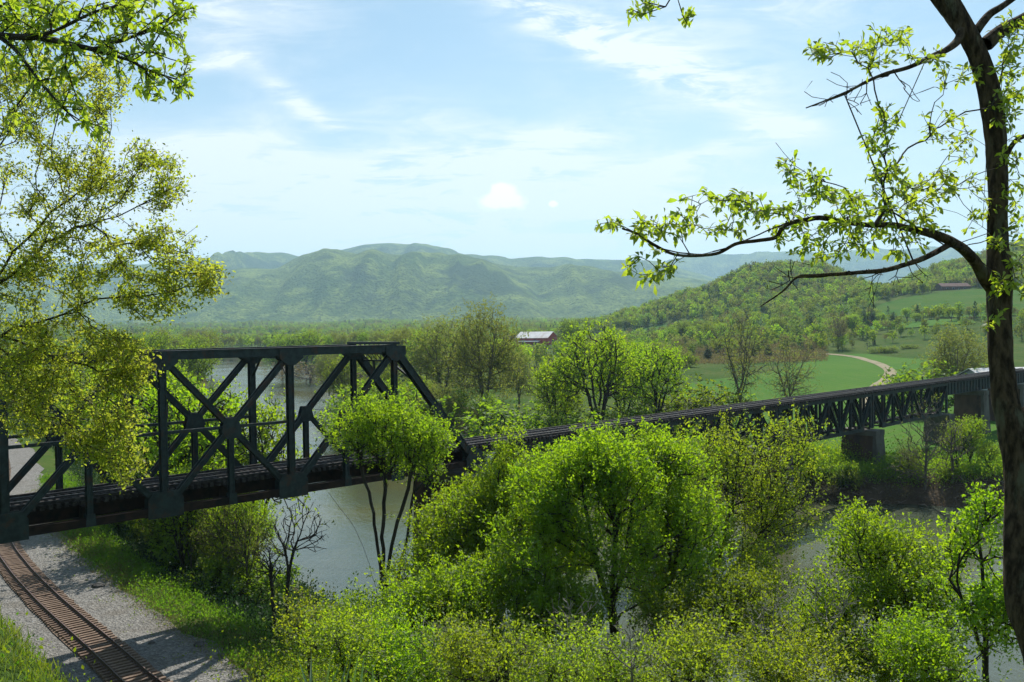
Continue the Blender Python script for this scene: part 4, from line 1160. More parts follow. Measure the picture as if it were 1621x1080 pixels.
def twiggy(root, att, seeds, leaf, R0, rt, seed, nl=6, size=.12, nleafobj=300, spread=.0, bark=BARK, alpha=.25, step=.18, pw=.5, shape='oak', extra=None, droop=.5, big_first=None, tl=.10, p_leaf=1.0):
    """branches that end in whorls of separate big leaves; the largest ones in view are objects of their own"""
    r = np.random.default_rng(seed)
    N, par, dv, cnt, tips = grow(att, seeds, alpha, step, 0, seed, .10)
    R = radii(cnt, R0, rt, pw)
    im = Matrix.Translation(root.location).inverted()
    o = obj('branch', skeleton_mesh('branch', N, par, dv, R, (6, 5, 4)), bark, root); o.matrix_parent_inverse = im
    tp = N[tips]; td = dv[tips]
    if p_leaf < 1:
        m = r.random(len(tp)) < p_leaf; tp = tp[m]; td = td[m]
    n = len(tp)
    ld = td[:, None] * .55 + r.normal(size=(n, nl, 3)) * .7 + np.array([0, 0, -.25 * droop])
    ld = ld / np.linalg.norm(ld, axis=2)[..., None]
    lp = tp[:, None] + r.normal(size=(n, nl, 3)) * spread - td[:, None] * (r.random((n, nl, 1)) * tl)
    ln = r.normal(size=(n, nl, 3)) * .55 + np.array([0, 0, 1.])
    sz = size * (.45 + .75 * r.random((n, nl)))
    lp = lp.reshape(-1, 3); ld = ld.reshape(-1, 3); ln = ln.reshape(-1, 3); sz = sz.reshape(-1)
    order = np.argsort(-sz / np.linalg.norm(lp - np.array([0, 0, EYE]), axis=1))
    a = order[:nleafobj]; rest = order[nleafobj:]
    me = leaf_mesh('foliage', lp[rest], ld[rest], ln[rest], sz[rest], shape)
    o = obj('foliage', me, LM[leaf], root, kind='stuff'); o.matrix_parent_inverse = im
    V0, F0 = LEAFV[shape]
    lms = []
    for v in range(5):
        q = V0 * np.array([1 + .12 * (v - 2), 1, 1 + .7 * v])
        q = q + np.random.default_rng(v).normal(size=q.shape) * .015 * (q[:, 1:2] > .01)
        me = npmesh('leaf', q, np.array(F0), 3); me.materials.append(LM[leaf]); lms.append(me)
    rl = root.location
    for i in a:
        y = ld[i] / np.linalg.norm(ld[i]); x = np.cross(y, ln[i]); x /= np.linalg.norm(x); z = np.cross(x, y)
        o = obj('leaf', lms[i % 5], None, root)
        m = Matrix(((x[0], y[0], z[0], lp[i][0] - rl[0]), (x[1], y[1], z[1], lp[i][1] - rl[1]), (x[2], y[2], z[2], lp[i][2] - rl[2]), (0, 0, 0, 1)))
        o.matrix_basis = m @ Matrix.Scale(float(sz[i]), 4)

def scatter_px(regs, seed, gap=0):
    """regs: (x, y, rx, ry, Y, dY, n)"""
    r = np.random.default_rng(seed); out = []
    for x, y, rx, ry, Y, dY, n in regs:
        k = 0
        while k < n:
            u, v = r.uniform(-1, 1, 2)
            if u * u + v * v > 1: continue
            if gap and vnoise(np.array([(x + u * rx) / 30 + (y + v * ry) / 90]), np.array([(y + v * ry) / 17 + 9]), 3)[0] < gap: continue
            out.append(W(x + u * rx, y + v * ry, Y + r.uniform(-dY, dY))); k += 1
    return np.array(out)

def right_oak():
    f = W(1640, 1060, 12.4); g = h1(f[0], f[1])
    root = thing('oak_tree', 'big leaning oak with furrowed dark trunk and long leafy limbs, along the right edge', 'tree', (f[0], f[1], g))
    T = [(1672, 1180, 12.0, 60), (1648, 1040, 12.2, 54), (1622, 960, 12.4, 52), (1616, 880, 12.6, 48), (1618, 800, 12.8, 50), (1618, 740, 12.9, 50), (1606, 690, 13, 46), (1592, 640, 13.1, 40), (1584, 570, 13.2, 36),
         (1582, 500, 13.3, 35), (1582, 440, 13.3, 36), (1579, 380, 13.4, 33), (1580, 310, 13.4, 30), (1578, 240, 13.5, 30), (1570, 170, 13.5, 30), (1557, 110, 13.5, 30), (1533, 55, 13.5, 29), (1500, 5, 13.6, 34), (1470, -40, 13.6, 32), (1440, -120, 13.7, 28)]
    p0 = W(1672, 1180, 12.0)
    thick_limb('trunk', T, BARKN, root, 18)
    # buried foot of the trunk
    b = MB(); b.tube([(p0[0], p0[1], p0[2] + .1), ((p0[0] + f[0]) / 2 + .05, (p0[1] + f[1]) / 2, (p0[2] + g) / 2), (f[0] + .1, f[1], g - .3)], [.33, .36, .48], 14)
    o = obj('trunk_foot', b.mesh('trunk_foot'), BARKN, root); o.matrix_parent_inverse = Matrix.Translation(root.location).inverted()
    thick_limb('limb', [(1604, 700, 12.9, 34), (1625, 660, 13.1, 30), (1660, 640, 13.2, 28), (1720, 560, 13.4, 24)], BARKN, root, 12)
    L1 = [(1580, 466, 13.3, 22), (1562, 445, 13.2, 20), (1542, 412, 13.0, 18), (1515, 388, 12.8, 16), (1480, 372, 12.6, 14), (1440, 362, 12.4, 11), (1410, 356, 12.2, 9), (1380, 357, 12.0, 8)]
    thick_limb('limb', L1, BARKN, root, 10, .08)
    L2 = [(1380, 357, 12.0, 8), (1340, 352, 11.8, 8), (1300, 345, 11.6, 8), (1278, 348, 11.5, 8), (1252, 353, 11.4, 7.5), (1238, 362, 11.3, 7), (1228, 376, 11.3, 6.5), (1200, 381, 11.2, 6), (1166, 386, 11.1, 5.5), (1132, 402, 11.0, 5), (1074, 404, 10.8, 4.5), (1036, 388, 10.7, 5), (1011, 371, 10.6, 4), (985, 362, 10.5, 3)]
    thick_limb('limb', L2, BARKN, root, 8, .08)
    L3 = [(1505, 386, 12.8, 10), (1488, 396, 12.6, 9), (1460, 410, 12.3, 9), (1430, 420, 12.1, 8), (1401, 428, 11.9, 8), (1365, 431, 11.7, 7), (1329, 434, 11.5, 6), (1290, 436, 11.3, 5), (1262, 439, 11.2, 4), (1238, 462, 11.1, 3), (1204, 485, 11.0, 2)]
    thick_limb('limb', L3, BARKN, root, 7, .06)
    L4 = [(1525, 40, 13.5, 16), (1518, 62, 13.4, 13), (1500, 78, 13.2, 10), (1478, 88, 13.0, 9), (1440, 106, 12.7, 7), (1401, 117, 12.5, 6), (1370, 130, 12.3, 5), (1348, 142, 12.2, 4), (1310, 158, 12.0, 3), (1276, 171, 11.9, 2)]
    thick_limb('limb', L4, BARKN, root, 7, .06)
    thick_limb('limb', [(1560, 70, 13.5, 22), (1585, 50, 13.6, 20), (1620, 30, 13.7, 18), (1700, -20, 14, 14)], BARKN, root, 9)
    thick_limb('limb', [(1545, 50, 13.5, 14), (1565, 25, 13.6, 12), (1590, 8, 13.6, 10), (1640, -30, 13.8, 9)], BARKN, root, 8)
    thick_limb('limb', [(1590, 250, 13.4, 8), (1606, 225, 13.3, 7), (1625, 215, 13.2, 7), (1680, 200, 13, 6)], BARKN, root, 7)
    seeds = [px_line([(1380, 357, 12.0), (1300, 345, 11.6), (1252, 353, 11.4), (1166, 386, 11.1), (1132, 402, 11.0), (1074, 404, 10.8), (1036, 388, 10.7), (1011, 371, 10.6)]),
             px_line([(1401, 347, 12.1), (1397, 308, 12.1), (1405, 231, 12.0)]), px_line([(1353, 308, 11.9), (1290, 280, 11.7), (1257, 265, 11.6), (1228, 226, 11.5)]),
             px_line([(1478, 88, 13.0), (1440, 106, 12.7), (1401, 117, 12.5), (1348, 142, 12.2), (1276, 171, 11.9)]), px_line([(1401, 110, 12.5), (1380, 85, 12.4), (1330, 80, 12.2), (1290, 72, 12.1)]),
             px_line([(1510, 385, 12.8), (1460, 410, 12.3), (1401, 428, 11.9), (1329, 434, 11.5)]), px_line([(1397, 428, 11.9), (1385, 460, 11.8), (1373, 505, 11.8)]),
             px_line([(1579, 380, 13.4), (1530, 340, 13.1), (1480, 330, 12.9)]), px_line([(1578, 240, 13.5), (1540, 215, 13.2), (1500, 200, 13.0)]),
             px_line([(1594, 245, 13.4), (1608, 221, 13.2), (1590, 150, 13.2)]), px_line([(1565, 150, 13.4), (1545, 120, 13.2)])]
    regs = [(1000, 362, 60, 18, 10.6, .4, 30), (1060, 352, 30, 20, 10.8, .4, 14), (1030, 415, 50, 22, 10.6, .4, 16), (1035, 440, 18, 15, 10.6, .2, 6), (1130, 340, 70, 38, 11, .5, 40), (1170, 315, 35, 18, 11, .3, 14), (1225, 345, 35, 30, 11.3, .5, 20),
            (1300, 330, 75, 32, 11.6, .6, 52), (1310, 380, 85, 32, 11.6, .6, 70), (1400, 320, 60, 50, 12, .7, 60), (1400, 240, 34, 60, 12, .5, 44), (1405, 180, 22, 20, 12, .4, 12), (1240, 265, 22, 22, 11.5, .4, 8), (1290, 290, 50, 22, 11.7, .5, 22),
            (1470, 330, 65, 40, 12.8, .6, 48), (1400, 385, 70, 26, 12, .5, 30), (1490, 290, 40, 25, 12.9, .5, 22), (1540, 320, 35, 50, 13.2, .4, 22), (1350, 90, 60, 28, 12.2, .5, 32), (1400, 55, 55, 20, 12.4, .5, 22), (1450, 85, 45, 20, 12.8, .4, 16), (1285, 75, 22, 16, 12, .3, 10),
            (1500, 195, 45, 30, 13, .5, 20), (1530, 235, 25, 20, 13.1, .4, 10), (1545, 110, 30, 30, 13.2, .4, 12), (1600, 130, 28, 60, 13.3, .5, 40), (1605, 250, 22, 40, 13.3, .4, 18), (1600, 330, 22, 45, 13.3, .4, 20), (1595, 380, 30, 20, 12.9, .3, 14), (1600, 60, 30, 40, 13.4, .5, 26),
            (1580, 455, 32, 22, 12.7, .2, 14), (1570, 510, 14, 12, 12.8, .2, 5), (1615, 440, 16, 40, 13, .3, 12), (1590, 165, 24, 40, 12.9, .3, 16), (1500, 120, 30, 20, 13, .3, 10)]
    att = scatter_px(regs, 7, .25)
    twiggy(root, att, seeds, 'oak', .030, .0035, 3, nl=6, size=.135, spread=.02, pw=.55, step=.16)
    bare = scatter_px([(1330, 150, 60, 40, 12.2, .5, 26), (1250, 440, 60, 30, 11.2, .5, 14), (1380, 455, 30, 40, 11.9, .4, 12), (1440, 440, 40, 20, 12, .4, 10), (1460, 140, 40, 30, 13, .4, 10)], 9)
    N, par, dv, cnt, tips = grow(bare, [px_line([(1440, 106, 12.7), (1401, 117, 12.5), (1310, 158, 12.0)]), px_line([(1460, 410, 12.3), (1401, 428, 11.9), (1329, 434, 11.5)])], .2, .16, 0, 5, .12)
    o = obj('twig', skeleton_mesh('twig', N, par, dv, radii(cnt, .016, .0035), (5, 4, 3)), BARK, root); o.matrix_parent_inverse = Matrix.Translation(root.location).inverted()
right_oak()

def top_sprig():
    p = W(1080, -900, 9.0)
    root = thing('oak_tree', 'overhanging oak of which two leafy twigs dangle into the top of the sky', 'tree', (3.4, -1.0, h1(3.4, -1.0)))
    im = Matrix.Translation(root.location).inverted()
    b = MB(); b.tube([(3.4, -1.0, h1(3.4, -1) - .3), (3.3, -.4, 27), (3.0, .5, 31), (2.6, 4.0, 33.5)], [.3, .24, .17, .09], 12)
    b.tube([(2.6, 4.0, 33.5), (2.2, 6.5, 31.6), tuple(W(1082, -60, 9.0))], [.09, .04, .012], 8)
    o = obj('trunk', b.mesh('trunk'), BARKN, root); o.matrix_parent_inverse = im
    seeds = [px_line([(1082, -60, 9.0), (1076, 0, 9.0), (1082, 28, 9.0)]), px_line([(1076, -20, 9.0), (1050, 10, 9.0), (1015, 20, 9.0), (1000, 15, 9.0)])]
    twiggy(root, scatter_px([(1008, 14, 20, 14, 9, .15, 12), (1030, 3, 14, 6, 9, .1, 4), (1088, 30, 10, 14, 9, .1, 6), (1100, 20, 5, 5, 9, .1, 1)], 4), seeds, 'oak', .008, .0025, 8, nl=5, size=.10, spread=.01, nleafobj=60)
top_sprig()

def left_oak():
    bx, by = -8.6, 8.0
    root = thing('oak_tree', 'near oak whose leafy bough hangs across the upper left corner', 'tree', (bx, by, h1(bx, by)))
    im = Matrix.Translation(root.location).inverted()
    b = MB(); g = h1(bx, by)
    b.tube([(bx, by, g - .4), (bx + .1, by + .2, g + 3), (bx - .1, by + .3, g + 7), (bx, by + .5, g + 11), (bx - .2, by + .6, g + 15)], [.34, .28, .25, .2, .12], 14)
    j = W(-60, 50, 9.2)
    b.tube([(bx, by + .5, g + 9.5), (bx + 1.2, by + .9, EYE + 3.2), tuple(j)], [.14, .09, .055], 10)
    j2 = W(-60, 40, 9.8)
    o = obj('trunk', b.mesh('trunk'), BARKN, root); o.matrix_parent_inverse = im
    seeds = [px_line([(-60, 50, 9.2), (0, 58, 9.2), (60, 62, 9.2), (115, 70, 9.2), (150, 78, 9.3), (200, 95, 9.3), (260, 120, 9.4)]),
             px_line([(0, 58, 9.2), (30, 85, 9.1), (60, 125, 9.0), (100, 170, 9.0), (130, 205, 9.0)]), px_line([(60, 62, 9.2), (120, 30, 9.3), (180, 10, 9.4), (250, -10, 9.5)]),
             px_line([(150, 78, 9.3), (215, 60, 9.5), (280, 20, 9.5)]), px_line([(-60, 50, 9.2), (0, 10, 9.5), (80, -30, 9.6)])]
    regs = [(60, 20, 60, 30, 9.4, .5, 55), (150, 25, 70, 30, 9.5, .5, 65), (240, 20, 60, 28, 9.5, .5, 45), (295, 15, 18, 20, 9.5, .3, 10), (60, 90, 60, 40, 9.4, .5, 30), (30, 20, 40, 30, 9.6, .4, 30), (130, 75, 70, 25, 9.3, .4, 40), (210, 85, 60, 35, 9.4, .4, 40), (270, 70, 35, 35, 9.4, .4, 20),
            (270, 130, 40, 30, 9.4, .3, 24), (300, 115, 14, 35, 9.4, .3, 10), (235, 140, 25, 14, 9.4, .3, 10), (80, 130, 40, 35, 9.1, .4, 22), (110, 180, 35, 22, 9.0, .3, 14), (155, 205, 26, 10, 9.0, .3, 10), (20, 60, 40, 40, 9.2, .5, 22), (25, 150, 40, 60, 9.3, .5, 20), (130, 165, 40, 15, 9, .3, 8)]
    twiggy(root, scatter_px(regs, 12), seeds, 'oak', .045, .003, 21, nl=6, size=.11, spread=.015, pw=.5, step=.14)
left_oak()

def left_tree():
    bx, by = -13.5, 17.0
    g = h1(bx, by)
    root = thing('budding_tree', 'tall spring tree with fine yellow green leaves, filling the left edge down to the truss', 'tree', (bx, by, g))
    im = Matrix.Translation(root.location).inverted()
    b = MB()
    b.tube([(bx, by, g - .4), (bx + .2, by, g + 3), (bx + .1, by - .2, g + 7), (bx + .3, by, g + 12), (bx + .1, by + .2, g + 17)], [.36, .3, .25, .18, .08], 14)
    limbs = [[(-190, 560, 16.5), (-40, 470, 16.3), (40, 420, 16.2), (91, 371, 16), (120, 354, 15.9), (164, 354, 15.8), (212, 327, 15.7), (250, 306, 15.6), (290, 290, 15.5)],
             [(-190, 400, 16.8), (-30, 310, 16.8), (30, 300, 16.6), (60, 285, 16.5), (110, 290, 16.4), (160, 275, 16.3), (230, 250, 16)],
             [(-200, 650, 16.2), (0, 530, 16), (100, 495, 15.9), (183, 467, 15.8), (270, 462, 15.6), (320, 452, 15.5), (350, 440, 15.4)],
             [(183, 467, 15.8), (240, 420, 15.8), (280, 385, 15.7), (310, 360, 15.6)], [(-20, 440, 16.3), (40, 380, 16.5), (60, 352, 16.5), (110, 322, 16.4), (130, 300, 16.5)],
             [(-200, 750, 16.1), (0, 640, 16), (60, 655, 15.9), (120, 672, 15.8), (150, 700, 15.7), (190, 740, 15.5)], [(0, 530, 16), (80, 560, 15.8), (160, 590, 15.6), (220, 575, 15.5)],
             [(0, 640, 16), (90, 620, 15.7), (170, 640, 15.6), (230, 640, 15.5)], [(-190, 400, 16.8), (0, 240, 17), (40, 150, 17), (90, 90, 17), (140, 40, 17)],
             [(0, 240, 17), (60, 190, 16.8), (120, 150, 16.6), (170, 140, 16.4)], [(-200, 850, 16), (-30, 780, 15.8), (20, 740, 15.6)]]
    for l in limbs:
        if l[0][0] < -100:
            a = W(*l[0]); b.tube([(bx + .1, by, min(max(a[2] - 1.5, g + 2), g + 16)), tuple(a)], [.12, .075], 8)
    o = obj('trunk', b.mesh('trunk'), BARK, root); o.matrix_parent_inverse = im
    seeds = [px_line(l) for l in limbs]
    regs = [(80, 150, 100, 60, 16.8, 1.0, 160), (40, 240, 70, 60, 16.8, 1, 110), (150, 130, 60, 50, 16.6, .8, 70), (30, 70, 70, 60, 17, 1, 90),
            (190, 260, 90, 45, 16, .8, 130), (250, 290, 50, 45, 15.7, .6, 70), (120, 300, 80, 50, 16.3, .9, 110), (30, 370, 60, 70, 16.5, 1, 110),
            (150, 400, 120, 50, 16, .9, 170), (270, 380, 50, 25, 15.6, .5, 50), (300, 440, 65, 30, 15.5, .6, 90), (345, 440, 22, 22, 15.4, .4, 22), (200, 450, 90, 40, 15.8, .8, 120), (250, 490, 60, 15, 15.6, .5, 34),
            (60, 480, 80, 60, 16.2, .9, 140), (100, 548, 100, 38, 15.8, .8, 140), (40, 580, 60, 60, 16, .9, 120), (200, 570, 50, 45, 15.5, .6, 90), (70, 625, 100, 30, 15.7, .8, 100), (110, 675, 90, 20, 15.7, .6, 60), (195, 640, 45, 45, 15.5, .6, 60), (215, 580, 30, 40, 15.5, .5, 30),
            (180, 705, 55, 35, 15.5, .5, 80), (205, 745, 35, 22, 15.4, .4, 34), (130, 700, 35, 22, 15.6, .4, 26), (30, 670, 50, 25, 15.8, .6, 36)]
    twiggy(root, np.concatenate([scatter_px(regs, 31, .33), scatter_px([q[:6] + (int(q[6] * .75),) for q in regs], 32, .33)]), seeds, 'yellow', .055, .0034, 41, nl=12, size=.080, spread=.055, pw=.5, step=.28, shape='diamond', nleafobj=0, droop=0, tl=.38)
left_tree()

# ------------------------------------------------------------------ tree kinds for the middle distance (each about 15 m, copied and scaled)
def proto(kind, seed):
    r = np.random.default_rng(seed)
    H = 15.0
    if kind == 'round':
        ls = [(0, 0, 9.5, 4.6, 4.6, 4.8), (2.2, 1, 8, 3.2, 3, 3), (-2.4, -.6, 8.4, 3, 3, 3.2), (.5, -2, 11, 2.6, 2.6, 3), (-.6, 1.6, 6, 3.6, 3.4, 2.4)]
        return make_tree('tree', '', '', (0, 0, 0), lobes(ls, 520, seed, gap=.30, gs=1.6), [[(0, 0, 0), (.1, 0, 2.5), (0, 0, 4)], [(0, 0, 4), (1.6, .6, 8)], [(0, 0, 4), (-1.5, -.4, 8.5)]], leaf='mid', R0=.28, rt=.03, nspray=3, nleaf=7, spread=.5, slen=.7, size=.34, step=1.0, seed=seed, alpha=.3)
    if kind == 'vase':
        ls = [(0, 0, 10.5, 5.2, 4.8, 3.8), (3.4, 0, 8.5, 2.6, 2.6, 3.4), (-3.4, .5, 8.8, 2.8, 2.6, 3.2), (0, 1, 12.6, 3, 3, 2)]
        sd = [[(0, 0, 0), (0, 0, 1.5), (.1, 0, 2.4)]] + [[(.1, 0, 2.4), (math.cos(a) * 1.2, math.sin(a) * 1.0, 5.5), (math.cos(a) * 2.6, math.sin(a) * 2.2, 9.5)] for a in r.uniform(0, 6.28, 5)]
        return make_tree('tree', '', '', (0, 0, 0), lobes(ls, 460, seed, gap=.34, gs=1.5), sd, leaf='spring', R0=.34, rt=.03, pw=.45, nspray=3, nleaf=6, spread=.5, slen=.7, size=.32, step=1.0, seed=seed, alpha=.3)
    if kind == 'pale':
        ls = [(0, 0, 10, 4.4, 4.2, 4.8), (2.4, 0, 7.5, 2.8, 2.6, 3.6), (-2.4, .5, 8, 2.8, 2.6, 3.8), (0, 0, 13, 2.4, 2.4, 2)]
        sd = [[(0, 0, 0), (0, 0, 2), (.1, 0, 3.4)]] + [[(.1, 0, 3.4), (math.cos(a) * .9, math.sin(a) * .8, 7), (math.cos(a) * 2.0, math.sin(a) * 1.8, 11.5)] for a in r.uniform(0, 6.28, 5)]
        return make_tree('tree', '', '', (0, 0, 0), lobes(ls, 620, seed, gap=.25, gs=1.4), sd, leaf='pale', bark=TWIG, R0=.26, rt=.016, pw=.48, nspray=3, nleaf=8, spread=.55, slen=.9, size=.27, step=1.0, seed=seed, alpha=.3)
    if kind == 'bare':
        ls = [(0, 0, 9.5, 5.0, 4.4, 4.6), (3, 0, 7, 2.6, 2.4, 2.6), (-3, .4, 7.2, 2.6, 2.4, 2.8)]
        sd = [[(0, 0, 0), (.1, 0, 3), (0, 0, 4.5)]] + [[(0, 0, 3.2 + k * .6), (math.cos(a) * 2.0, math.sin(a) * 1.6, 6.5 + k), (math.cos(a) * 3.4, math.sin(a) * 2.8, 9.5 + k)] for k, a in enumerate(r.uniform(0, 6.28, 5))]
        return make_tree('tree', '', '', (0, 0, 0), lobes(ls, 520, seed, gap=.1, gs=1.4), sd, leaf='pale', bark=TWIG, R0=.28, rt=.016, pw=.5, nspray=2, nleaf=5, spread=.5, slen=.9, size=.20, step=.9, seed=seed, alpha=.25, keep=.8)
    if kind == 'tan':
        ls = [(0, 0, 9.5, 4.4, 4.2, 5), (1.8, 0, 7, 3, 2.6, 3)]
        return make_tree('tree', '', '', (0, 0, 0), lobes(ls, 420, seed, gap=.3, gs=1.5), [[(0, 0, 0), (0, 0, 3), (0, 0, 6)]], leaf='tan', bark=TWIG, R0=.28, rt=.03, nspray=2, nleaf=6, spread=.5, slen=.8, size=.30, step=1.1, seed=seed)
    if kind == 'cedar':
        ls = [(0, 0, 2.5, 3.3, 3.3, 2.5), (0, 0, 5.5, 2.9, 2.9, 3), (0, 0, 8.8, 2.2, 2.2, 3), (0, 0, 12, 1.3, 1.3, 3)]
        return make_tree('tree', '', '', (0, 0, 0), lobes(ls, 420, seed, gap=.2, gs=1.2), [[(0, 0, 0), (0, 0, 7), (0, 0, 14)]], leaf='dark', R0=.26, rt=.03, nspray=3, nleaf=8, spread=.4, slen=.6, size=.34, step=1.2, seed=seed, up=.2)
    if kind == 'bush':
        ls = [(0, 0, 1.6, 2.6, 2.4, 1.7), (1.3, .3, 2.2, 1.5, 1.4, 1.4), (-1.2, -.4, 2, 1.6, 1.5, 1.4)]
        return make_tree('tree', '', '', (0, 0, 0), lobes(ls, 200, seed, gap=.25, gs=.8), [[(0, 0, -.2), (0, 0, .5), (0, 0, .9)]], leaf='mid', R0=.10, rt=.015, nspray=3, nleaf=7, spread=.25, slen=.4, size=.22, step=.5, seed=seed)
    if kind == 'scrub':
        ls = [(0, 0, 1.6, 2.6, 2.4, 1.7), (1.3, .3, 2.2, 1.5, 1.4, 1.4)]
        return make_tree('tree', '', '', (0, 0, 0), lobes(ls, 180, seed, gap=.2, gs=.8), [[(0, 0, -.2), (0, 0, .5), (0, 0, .9)]], leaf='rust', bark=TWIG, R0=.09, rt=.018, nspray=2, nleaf=5, spread=.25, slen=.5, size=.18, step=.5, seed=seed)
PROTO = {}
HGT = {'round': 14.5, 'vase': 14.8, 'pale': 15.2, 'bare': 14.6, 'tan': 14.6, 'cedar': 15.0, 'bush': 3.7, 'scrub': 3.7}
used = {}
WORD = {'round': 'mid green round crowned tree', 'vase': 'bright green spreading tree', 'pale': 'pale half leafed tree', 'bare': 'nearly bare spreading tree', 'tan': 'tan coloured budding tree', 'cedar': 'dark evergreen cedar',
        'bush': 'green bush', 'scrub': 'brownish bare scrub bush'}
NM = {'round': 'broadleaf_tree', 'vase': 'spreading_tree', 'pale': 'budding_tree', 'bare': 'bare_tree', 'tan': 'tan_tree', 'cedar': 'cedar_tree', 'bush': 'bush', 'scrub': 'scrub_bush'}
def get(kind, v):
    k = (kind, v)
    if k not in PROTO: PROTO[k] = proto(kind, 100 + v * 13 + len(kind)); PROTO[k]['_fresh'] = 1
    return PROTO[k]
def mid(kind, px, Y, top, label, wide=1.0, group=None, v=None, sink=.3, base=None):
    a, _ = ray(px, top); x = a * Y
    g = h1(x, Y) - sink
    if g < -.5: g = 1.0
    zt = W(px, top, Y)[2]; s = max(.25, (zt - g) / HGT[kind])
    src = get(kind, random.randrange(3) if v is None else v)
    sc = (s * wide, s); rz = random.uniform(0, 6.28)
    if src.get('_fresh'):
        del src['_fresh']
        src.location = (x, Y, g); src.scale = (sc[0], sc[0], sc[1]); src.rotation_euler = (0, 0, rz); src.name = NM[kind]; tag(src, label, 'tree' if kind not in ('bush', 'scrub') else 'bush', group)
        return src
    return copy_tree(src, NM[kind], label, 'tree' if kind not in ('bush', 'scrub') else 'bush', (x, Y, g), sc, rz, group)

